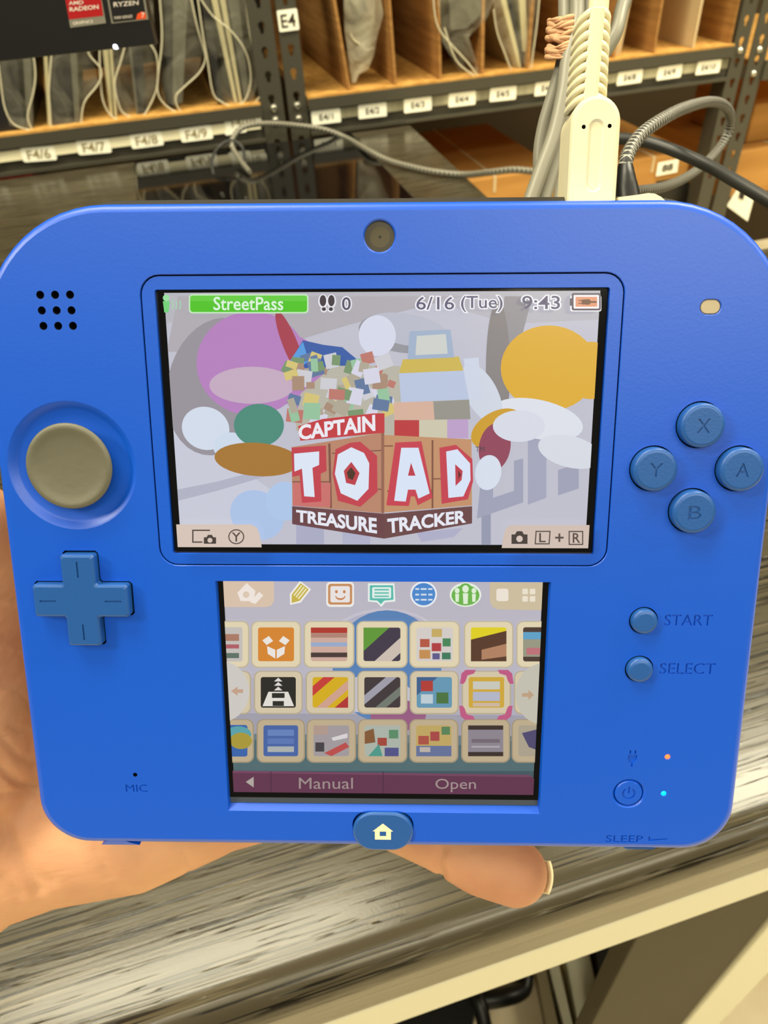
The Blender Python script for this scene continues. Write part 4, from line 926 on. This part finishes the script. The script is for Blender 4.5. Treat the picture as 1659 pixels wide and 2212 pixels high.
q = MB(); P = [onZ(532, 436, .748), onY(530, 400, .90), onY(529, 350, .93), onY(523, 318, .95), onY(500, 304, .955), onY(474, 316, .95), onY(458, 345, .93), onY(462, 380, .91), onY(472, 405, .895), onZ(482, 424, .748)]
q.tube(catmull(P, 8), .0024, BLACKCABLE, 10)
tag(q.build('black_cord_loop'), 'small loop of black cord standing on the glass slab', 'cable')

# ================================================================ laptop above the desk at the top left
stand = empty('laptop_stand', 'black stand carrying the laptop at the left edge', 'stand', Vector((-.42, .72, .74)))
q = MB(); q.box((-.52, .62, .7402), (-.32, .84, .752), BLACK, .003); part(q, 'stand_base', stand)
q = MB(); q.box((-.44, .735, .75), (-.40, .76, 1.16), BLACK, .003); part(q, 'stand_post', stand)
q = MB(); q.box((-.47, .66, 1.04), (-.37, .745, 1.05), BLACK, .002); part(q, 'stand_plate', stand)
lt = empty('laptop', 'black laptop held upright above the desk with red and black badges', 'laptop', pd(100, 60, 372))
# laptop plane through three picture points
A = pd(335, 94, 372); Bp = pd(0, 131, 366); up_ = (Vector((0, 0, 1))+Vector((0, .16, 0))).normalized(); rt = (A-Bp).normalized(); nr = rt.cross(up_).normalized()
if nr.dot(ray(200, 60)) > 0: nr = -nr
up_ = nr.cross(rt).normalized()
if up_.z < 0: up_ = -up_
def lp3(s, t, n=0): return A+rt*s+up_*t+nr*n
q = MB(); q.hexa([lp3(0, 0), lp3(-.34, 0), lp3(-.34, .23), lp3(0, .23)], [lp3(0, 0, -.016), lp3(-.34, 0, -.016), lp3(-.34, .23, -.016), lp3(0, .23, -.016)], BLACK)
lb = part(q, 'laptop_base', lt, fix=True)
def onlap(px, py, n=.0003):
    d = ray(px, py); t = (A+nr*n-CAM).dot(nr)/d.dot(nr); return CAM+d*t
q = MB()
def lq(pts, m, n): q.add([onlap(x, y, n) for x, y in pts], [list(range(len(pts)))], m)
lq([(136, -30), (214, -34), (229, 50), (152, 60)], SILVER, .0003); lq([(136, -30), (214, -34), (223, 34), (149, 42)], REDPR, .0004)
put_text(q, 'AMD', [onlap(148, 3, .0005), onlap(180, 1, .0005), onlap(180, 9, .0005), onlap(149, 11, .0005)], WHITEINK, off=.01)
put_text(q, 'RADEON', [onlap(150, 16, .0005), onlap(212, 10, .0005), onlap(213, 19, .0005), onlap(151, 25, .0005)], WHITEINK, off=.02)
put_text(q, 'GRAPHICS', [onlap(157, 47, .0005), onlap(200, 43, .0005), onlap(201, 49, .0005), onlap(158, 54, .0005)], WHITEINK, off=.01)
part(q, 'graphics_badge', lt)['label'] = 'red and silver badge'
q = MB()
lq([(225, -40), (306, -44), (321, 42), (241, 51)], SILVER, .0003); lq([(229, -38), (303, -42), (316, 40), (244, 48)], BLACK, .0004); lq([(294, 42), (297, 30), (306, 25), (314, 27), (316, 40)], ORANGEPR, .0005)
put_text(q, 'RYZEN', [onlap(245, 5, .0006), onlap(299, 1, .0006), onlap(299, 10, .0006), onlap(246, 15, .0006)], WHITEINK, off=.01)
put_text(q, '7', [onlap(305, 28, .0006), onlap(312, 27, .0006), onlap(312, 37, .0006), onlap(306, 38, .0006)], WHITEINK, off=.01)
put_text(q, '7000 SERIES', [onlap(246, 36, .0006), onlap(286, 32, .0006), onlap(286, 38, .0006), onlap(246, 42, .0006)], WHITEINK)
part(q, 'processor_badge', lt)['label'] = 'black badge with an orange corner'
q = MB(); c = onlap(249, 101, .0005); q.tube([c-nr*.004, c+nr*.0006], .0011, mat('white_lamp', (230, 235, 255), .3, emit=(225, 235, 255), estr=3), 10); part(q, 'status_lamp', lt)

# ================================================================ racks and shelves
YS = 1.03; ZFLOOR = 1-1.08/K
def post(name_parent, x0, x1, y=YS, z0=ZFLOOR, z1=1.45):
    q = MB(); w = x1-x0
    # front face pierced with keyhole slots: build as strip with holes
    zs = []; z = z0+.02
    outer = [(x0, z0), (x1, z0), (x1, z1), (x0, z1)]; hs = []
    zz = .61
    while zz < .93:
        cx = (x0+x1)/2
        hs.append([(cx+.0042*math.cos(a), zz+.0042*math.sin(a)) for a in [math.radians(-50+20*k) for k in range(15)]][:15]+[(cx-.002, zz-.0085), (cx+.002, zz-.0085)])
        zz += .0256
    v, t = fillh([outer]+hs); t = [ccw(v, w_) for w_ in t]
    q.add([sv(x, y, z) for x, z in v], t, RACK); q.add([sv(x, y+.0022, z) for x, z in v], [w_[::-1] for w_ in t], RACK)
    for h in hs: q.loft([[sv(x, y, z) for x, z in h], [sv(x, y+.0022, z) for x, z in h]], RACK, smooth=False)
    for i in range(4):
        a, b = outer[i], outer[(i+1) % 4]; q.add([sv(a[0], y, a[1]), sv(b[0], y, b[1]), sv(b[0], y+.0022, b[1]), sv(a[0], y+.0022, a[1])], [(0, 1, 2, 3)], RACK)
    part(q, 'upright', name_parent)
def bolt(par, x, z, y=YS):
    q = MB(); p = sv(x, y, z); q.tube([p+Vector((0, .001, 0)), p+Vector((0, -.003, 0)), p+Vector((0, -.0055, 0))], [.0062, .006, .0035], BOLT, 12); part(q, 'bolt', par)
def rack(label, x0, x1, xp0, xp1, bolts):
    r = empty('shelf_rack', label, 'shelf', sv((x0+x1)/2, YS+.2, ZFLOOR))
    post(r, *xp0); post(r, *xp1)
    for p, w in ((xp0[1]-.003, 0), (xp1[0], 0)):
        q = MB(); q.box(sv(p, YS+.002, ZFLOOR), sv(p+.003, YS+.03, 1.45), RACK); part(q, 'upright_flange', r)
    for xa in (x0, x1):
        q = MB(); q.box(sv(xa-.012, YS+.36, ZFLOOR), sv(xa+.012, YS+.363, 1.45), RACK); part(q, 'upright', r)
    for zb in (.7845, .55, 1.25):
        q = MB(); q.box(sv(x0, YS-.0015, zb-.009), sv(x1, YS+.36, zb+.0015), CHIP); part(q, 'shelf_board', r)
        q = MB(); q.box(sv(x0, YS-.004, zb-.014), sv(x1, YS-.001, zb-.001), RACK); q.box(sv(x0, YS-.001, zb-.0165), sv(x1, YS+.006, zb-.0135), RACK); q.box(sv(x0, YS+.003, zb-.04), sv(x1, YS+.0045, zb-.014), RACK)
        q.box(sv(x0, YS-.003, zb-.044), sv(x1, YS+.004, zb-.0400), RACK); part(q, 'shelf_beam', r)
    q = MB(); q.box(sv(x0+.004, YS-.001, .7565), sv(x1-.004, YS+.002, .768), STRIPF if x0 < 0 else STRIP); part(q, 'label_rail', r)
    for x, z in bolts: bolt(r, x, z)
    return r
XF0, XF1 = -.70, .1205
rF = rack('charcoal slotted steel rack holding bagged laptop parts at the left', XF0, XF1, (XF0-.03, XF0), (.121, .1495), [(.1365, .778), (.1365, .764)])
rE = rack('charcoal slotted steel rack with cardboard-divided bays right of centre', .181, .803, (.1553, .1795), (.803, .826), [(.167, .7775), (.167, .7625), (.8145, .777)])
rG = empty('rack_upright', 'charcoal slotted rack upright at the right edge of the shelves', 'shelf', sv(.85, YS, ZFLOOR)); post(rG, .834, .862)
bolt(rG, .847, .775); bolt(rG, .847, .745)
q = MB(); q.box(sv(.862, YS-.004, .735), sv(1.3, YS+.002, .76), RACK); part(q, 'shelf_beam', rG)
q = MB(); q.box(sv(.862, YS+.002, .748), sv(1.3, YS+.36, .756), CHIP); part(q, 'shelf_board', rG)
# paper labels
def label(par, s, x0, z0, x1, z1, tilt=0., ink=LABELINK, r=.0025, y=YS-.0016):
    q = MB(); cx, cz = (x0+x1)/2, (z0+z1)/2; c_, s_ = math.cos(tilt), math.sin(tilt)
    f = lambda x, z, yy: sv(cx+(x-cx)*c_-(z-cz)*s_, yy, cz+(x-cx)*s_+(z-cz)*c_)
    lp_ = rrect(x0, z0, x1, z1, r, 4); q.loft([[f(x, z, y) for x, z in lp_], [f(x, z, y+.0012) for x, z in lp_]], LABEL, smooth=False)
    q.add([f(x, z, y) for x, z in lp_], [list(range(len(lp_)))], LABEL)
    if s:
        hh = (z1-z0)*(.62 if s[0] != 'E' or s == 'E4' else .42); ww = min((x1-x0)*.78, hh*.66*len(s)); 
        Q = [f(cx-ww/2, cz+hh/2, y-.0004), f(cx+ww/2, cz+hh/2, y-.0004), f(cx+ww/2, cz-hh/2, y-.0004), f(cx-ww/2, cz-hh/2, y-.0004)]
        put_text(q, s, Q, INK if s[0] == 'E' else ink, off=.012)
    part(q, 'paper_label', par)['label'] = ('cream label reading '+s) if s else 'blank cream label'
for s, x0, x1, tl in (('F4/5', -.246, -.205, 0), ('F4/6', -.176, -.137, -.05), ('F4/7', -.111, -.0715, -.04), ('F4/8', -.047, -.0075, 0), ('F4/9', .0145, .0545, 0)):
    label(rF, s, x0, .7525, x1, .7685, tl)
label(rF, 'F4/10', .072, .760, .1185, .7745, .02); label(rF, '', .070, .7545, .098, .760, .04, r=.002)
for k, s in enumerate(('E4/1', 'E4/2', 'E4/3', 'E4/4', 'E4/5', 'E4/6', 'E4/7', 'E4/8', 'E4/9', 'E4/10')):
    x = .1838+k*.0627 if k != 4 else .4312
    q = label(rE, s, x, .7525, x+.0385, .7690, random.uniform(-.02, .02), r=.0015)
e4 = label(rE, 'E4', .1558, .858, .1800, .8792, .02, INK, .0015, YS-.002)

# cardboard dividers in the right rack
for k, (x, lean, w) in enumerate(((.238, -.10, .0035), (.3005, -.035, .003), (.3625, -.02, .003), (.4215, -.01, .004), (.487, .03, .003), (.548, .0, .003), (.615, .03, .004), (.6775, .02, .003), (.7395, .02, .003), (.799, .01, .003))):
    q = MB(); z0 = .7862; zt_ = .99; dx = lean*(zt_-z0)
    q.hexa([sv(x-w/2, YS+.004, z0), sv(x+w/2, YS+.004, z0), sv(x+w/2+dx, YS+.012, zt_), sv(x-w/2+dx, YS+.012, zt_)], [sv(x-w/2, YS+.34, z0), sv(x+w/2, YS+.34, z0), sv(x+w/2+dx, YS+.34, zt_), sv(x-w/2+dx, YS+.34, zt_)], CARDLIGHT if k == 8 else CARD)
    part(q, 'cardboard_divider', rE)
q = MB(); q.box(sv(.183, YS+.342, .7862), sv(.801, YS+.346, 1.0), CARD); part(q, 'cardboard_back', rE)

# bagged parts in the left rack
def sheet(q, pts_px, y, m, nb=.004):                               # a crumpled sheet filling a pixel polygon on a vertical plane
    P = [onY(x, z, y) for x, z in pts_px]; n = len(P); c = sum(P, Vector())/n
    rings = [[c.lerp(p, t)+Vector((0, nb*K*noise.noise((c.lerp(p, t))*28+Vector((y*9, 0, 3))), 0)) for p in P] for t in (1, .8, .6, .4, .2, .04)]
    q.loft(rings, m, cap1=True)
def bagthing(label, slabs, edges, sheet_px, y, name='bagged_laptop_part', cat='laptop part', grp='bagged laptop parts on the left rack'):
    xs = [p[0] for s_ in slabs for p in s_[0]] or [e[0] for e in sheet_px]; loc = onY(sum(xs)/len(xs), 250, y)
    r = empty(name, label, cat, loc, grp)
    for pts, m, dep in slabs:
        q = MB(); q.extr([onY(a, b, y) for a, b in pts], (0, dep*K, 0), m); q.v = [(a, b, max(c, sv(0, 0, .7864).z)) for a, b, c in q.v]; part(q, 'panel', r, fix=True)
    if sheet_px:
        q = MB(); sheet(q, sheet_px, y-.006, BAGTHICK if 'crumpled' in label else BAG, .012 if 'crumpled' in label else .004); part(q, 'plastic_bag', r)
    for e in edges:
        q = MB(); q.tube(catmull([onY(a, b, y-.006) for a, b in e], 6), .0012, BAGEDGE, 8); part(q, 'bag_fold_and_glint', r)
    return r
Y1 = YS+.012
bagthing('dark laptop panel in a clear bag at the left end of the rack', [([(-60, -40), (22, -40), (52, 283), (0, 292)], DKPANEL, .2), ([(40, -40), (60, -40), (72, 278), (60, 281)], GREYPANEL, .2)], [[(-12, 60), (2, 180), (12, 238), (32, 270), (74, 284)], [(62, 60), (76, 150), (72, 200), (60, 250), (70, 282)]], [(-12, 0), (70, 0), (76, 150), (62, 280), (20, 270), (4, 180)], Y1)
bagthing('brown-grey panels in a clear bag, left of the label F4/7', [([(84, -40), (92, -40), (112, 270), (104, 272)], PALEPANEL, .18), ([(112, -40), (138, -40), (160, 266), (112, 274)], DKPANEL, .2), ([(140, -40), (158, -40), (172, 262), (162, 265)], GREYPANEL, .18)], [[(116, 60), (106, 190), (108, 235), (112, 276), (140, 276), (176, 268)], [(196, 60), (190, 112), (218, 150), (212, 182), (182, 222), (175, 272)]], [(100, 0), (175, 0), (200, 120), (212, 180), (178, 220), (172, 270), (112, 274)], Y1+.002)
bagthing('bagged pale-edged boards above the label F4/8', [([(205, -40), (222, -40), (246, 258), (240, 260)], PALEPANEL, .2), ([(224, -40), (232, -40), (254, 256), (249, 258)], PALEPANEL, .2), ([(270, -40), (296, -40), (318, 246), (300, 250)], DKPANEL, .2), ([(262, -40), (268, -40), (300, 250), (296, 252)], GREYPANEL, .2)], [[(215, 60), (216, 150), (222, 215), (240, 250), (262, 258), (300, 262)], [(280, 60), (262, 130), (248, 180), (258, 230), (272, 248), (302, 258), (330, 215), (341, 172), (338, 120), (320, 90)]], [(225, 0), (330, 0), (341, 172), (320, 240), (280, 255), (250, 240), (226, 180)], Y1+.004)
bagthing('tall dark grey panel in a clear bag beside the pale bagged boards', [([(356, -40), (372, -40), (372, 226), (362, 228)], DKPANEL, .2), ([(374, -40), (408, -40), (394, 222), (373, 226)], GREYPANEL, .2)], [[(342, -40), (350, 80), (342, 160), (341, 200), (356, 226), (385, 246)], [(406, -40), (424, 50), (440, 105), (443, 130), (430, 158), (398, 188), (380, 208), (384, 232), (398, 246)]], [(350, -40), (408, -40), (440, 110), (430, 155), (385, 205), (380, 232), (350, 215), (345, 150)], Y1+.002)
bagthing('two cream boards in a clear bag next to the rack uprights', [([(428, -40), (446, -40), (482, 222), (470, 222)], DKPANEL, .2), ([(448, -40), (462, -40), (514, 226), (508, 228)], PALEPANEL, .2), ([(468, -40), (480, -40), (524, 224), (518, 226)], PALEPANEL, .2), ([(486, -40), (512, -40), (538, 210), (528, 216)], GREYPANEL, .2)], [[(422, -40), (436, 60), (448, 130), (460, 200), (478, 220), (505, 230), (530, 215), (542, 170), (532, 115), (500, 68), (460, 35), (428, -10)], [(526, -40), (538, 60), (548, 110), (562, 165), (566, 198), (548, 224), (524, 232)]], [(430, -40), (530, -40), (560, 170), (545, 220), (505, 228), (468, 212), (450, 130)], Y1)
bagthing('crumpled grey plastic bag hanging in the second bay from the left', [([(744, -40), (780, -40), (790, 20), (765, 60), (752, 50)], DKPANEL, .02)], [[(757, 72), (764, 86), (780, 98), (792, 108), (806, 104)]], [(742, -40), (820, -40), (828, 30), (815, 80), (808, 120), (796, 150), (775, 160), (768, 178), (760, 178), (755, 140), (748, 70)], YS+.03, 'plastic_bag_item', 'plastic bag', 'plastic bags in the right rack')  # its single pale stroke is a glint modelled as a tube, not a fold
bagthing('long pale plastic bag hanging over the shelf edge above label E4/5', [([(968, -40), (1046, -40), (1040, 30), (1010, 60), (975, 66)], GREYPANEL, .1)], [[(936, -40), (938, 20), (948, 62), (976, 98), (1010, 135), (1032, 165), (1046, 190), (1056, 214)], [(960, 60), (985, 130), (1025, 165)]], [(940, -40), (1085, -40), (1050, 40), (1002, 76), (1040, 168), (1030, 176), (990, 150), (955, 90)], YS-.004+.012, 'plastic_bag_item', 'plastic bag', 'plastic bags in the right rack')
bagthing('bagged boards with a red tip in the fifth bay', [([(1072, -40), (1084, -40), (1120, 112), (1126, 152), (1120, 153)], PALEPANEL, .2), ([(1086, -40), (1100, -40), (1130, 150), (1126, 152)], DKPANEL, .2), ([(1118, -40), (1134, -40), (1140, 110), (1130, 112)], PALEPANEL, .2), ([(1112, 112), (1120, 110), (1125, 130), (1120, 133)], REDINK, .004)], [[(1066, 20), (1074, 70), (1092, 120), (1103, 150), (1104, 162), (1130, 158), (1144, 146)], [(1168, -40), (1160, 50), (1152, 110), (1146, 160)]], [(1062, -40), (1168, -40), (1156, 80), (1146, 158), (1106, 162), (1090, 115), (1070, 60)], YS+.012, 'plastic_bag_item', 'plastic bag', 'plastic bags in the right rack')
q = MB(); q.extr([onY(x, y, YS+.02) for x, y in ((1338, -40), (1372, -40), (1338, 128), (1326, 130))], (0, .2*K, 0), CARDLIGHT); tag(q.build('cardboard_sheet', fix=True), 'pale cardboard sheet leaning in the bay right of the cream plug', 'cardboard')

# boxes on the lower shelves
def cbox(label, px0, px1, pyt, y, z0, dep, m=BOXCARD, extra=None, grp='cardboard boxes on the lower shelf'):
    a = onY(px0, pyt, y); b = onY(px1, pyt, y); zt_ = a.z; r = empty('cardboard_box', label, 'box', ((a.x+b.x)/2, y*K+dep*K/2, sv(0, 0, z0).z), grp)
    q = MB(); q.box((a.x, y*K, sv(0, 0, z0).z), (b.x, (y+dep)*K, zt_), m, .004); part(q, 'carton', r)
    q = MB(); q.box(((a.x+b.x)/2-.003, y*K-.0008, zt_-.03), ((a.x+b.x)/2+.003, (y+dep)*K, zt_+.0006), CARDLIGHT); part(q, 'tape', r)
    return r, a, b
Zs2 = .5522
b1, _, _ = cbox('wide orange cardboard box just right of the desk corner', 930, 1200, 402, YS+.02, Zs2, .28)
b2, _, _ = cbox('orange cardboard box with a small white label and a dark window', 1330, 1490, 352, YS+.03, Zs2, .24)
def stick(par, pts, y, m, nm, s=None, ink=INK):
    q = MB(); q.extr([onY(a, b, y) for a, b in pts], (0, .001, 0), m)
    if s: Q = [onY(a, b, y-.0008) for a, b in pts]; c = sum(Q, Vector())/4; put_text(q, s, [c+(p-c)*.5 for p in Q], ink, off=.02)
    part(q, nm, par)
stick(b2, [(1422, 352), (1467, 343), (1463, 372), (1417, 381)], YS+.028, LABEL, 'paper_label', '88')
stick(b2, [(1418, 392), (1490, 380), (1484, 450), (1418, 450)], YS+.028, BLACK, 'dark_print')
b3, _, _ = cbox('orange cardboard box with a large white shipping sheet at the right', 1583, 1760, 330, YS+.03, Zs2, .24)
stick(b3, [(1598, 400), (1633, 412), (1615, 478), (1570, 445)], YS+.028, LABEL, 'shipping_sheet')
stick(b3, [(1600, 408), (1611, 411), (1606, 432), (1596, 428)], YS+.027, BLACK, 'dark_print')
q = MB(); a = onY(1632, 225, YS+.06); b = onY(1760, 225, YS+.06); bz3 = onY(1583, 330, YS+.03).z
q.box((a.x, (YS+.06)*K, bz3+.0005), (b.x, (YS+.22)*K, a.z), BOXCARD, .004); tag(q.build('cardboard_box'), 'small yellow-brown box stacked on the box at the right edge', 'box', 'cardboard boxes on the lower shelf')
q = MB(); a = onY(-60, 362, YS+.03); b = onY(64, 362, YS+.03)
q.box((a.x, (YS+.03)*K, sv(0, 0, Zs2).z), (b.x, (YS+.2)*K, a.z), REDINK, .003); tag(q.build('red_box'), 'dark red box behind the desk under the left shelf', 'box')
q = MB(); q.box(sv(-.16, YS+.03, Zs2), sv(.112, YS+.2, .735), mat('brown_carton', (104, 88, 62), .8), .003); tag(q.build('brown_box'), 'long brown-grey box behind the desk under the left shelf', 'box')

# ================================================================ things on the floor under the desk
q = MB(); a = onZ(1205, 2300, .22); 
def fl_poly(pts, z=ZFLOOR): return [onZ(x, y, z) for x, y in pts]
def board(name, label, cat, pts, h, m, grp=None):
    q = MB(); P = fl_poly(pts); q.extr([p+Vector((0, 0, h)) for p in P], (0, 0, -h+.0005), m); return tag(q.build(name, fix=True), label, cat, grp)
board('metal_profile', 'grey metal profile lying on the floor left of the pair', 'metal profile', [(1150, 2095), (1172, 2088), (1215, 2300), (1190, 2300)], .03, mat('grey_profile', (150, 140, 110), .5), 'metal profiles on the floor')
board('metal_profile', 'narrow cream metal profile lying on the floor in the middle', 'metal profile', [(1176, 2090), (1196, 2082), (1245, 2300), (1228, 2300)], .035, CREAMMETAL, 'metal profiles on the floor')
board('metal_profile', 'wide cream metal profile lying on the floor beside the black case', 'metal profile', [(1212, 2078), (1258, 2058), (1300, 2250), (1244, 2250)], .04, CREAMMETAL, 'metal profiles on the floor')
board('black_case', 'black plastic case lying on the floor under the desk', 'case', [(1262, 2020), (1300, 2010), (1322, 2080), (1345, 2130), (1352, 2240), (1300, 2240)], .06, BLACK)
board('black_box', 'black flat box on the floor at the bottom edge under the beam', 'box', [(780, 2300), (830, 2205), (1000, 2140), (1040, 2150), (1000, 2300)], .05, BLACK)
q = MB(); P = [(1000, 2170, .03), (1035, 2180, .04), (1090, 2172, .04), (1125, 2150, .03), (1128, 2110, .03), (1118, 2095, .02)]
q.tube(catmull([onZ(x, y, ZFLOOR)+Vector((0, 0, z)) for x, y, z in P], 8), .011, BLACK, 10)
P = [(1000, 2150, .03), (1030, 2185, .05), (1050, 2260, .03)]; q.tube(catmull([onZ(x, y, ZFLOOR)+Vector((0, 0, z)) for x, y, z in P], 8), .009, BLACK, 10)
tag(q.build('floor_cable'), 'tangled black cable on the floor under the desk', 'cable')
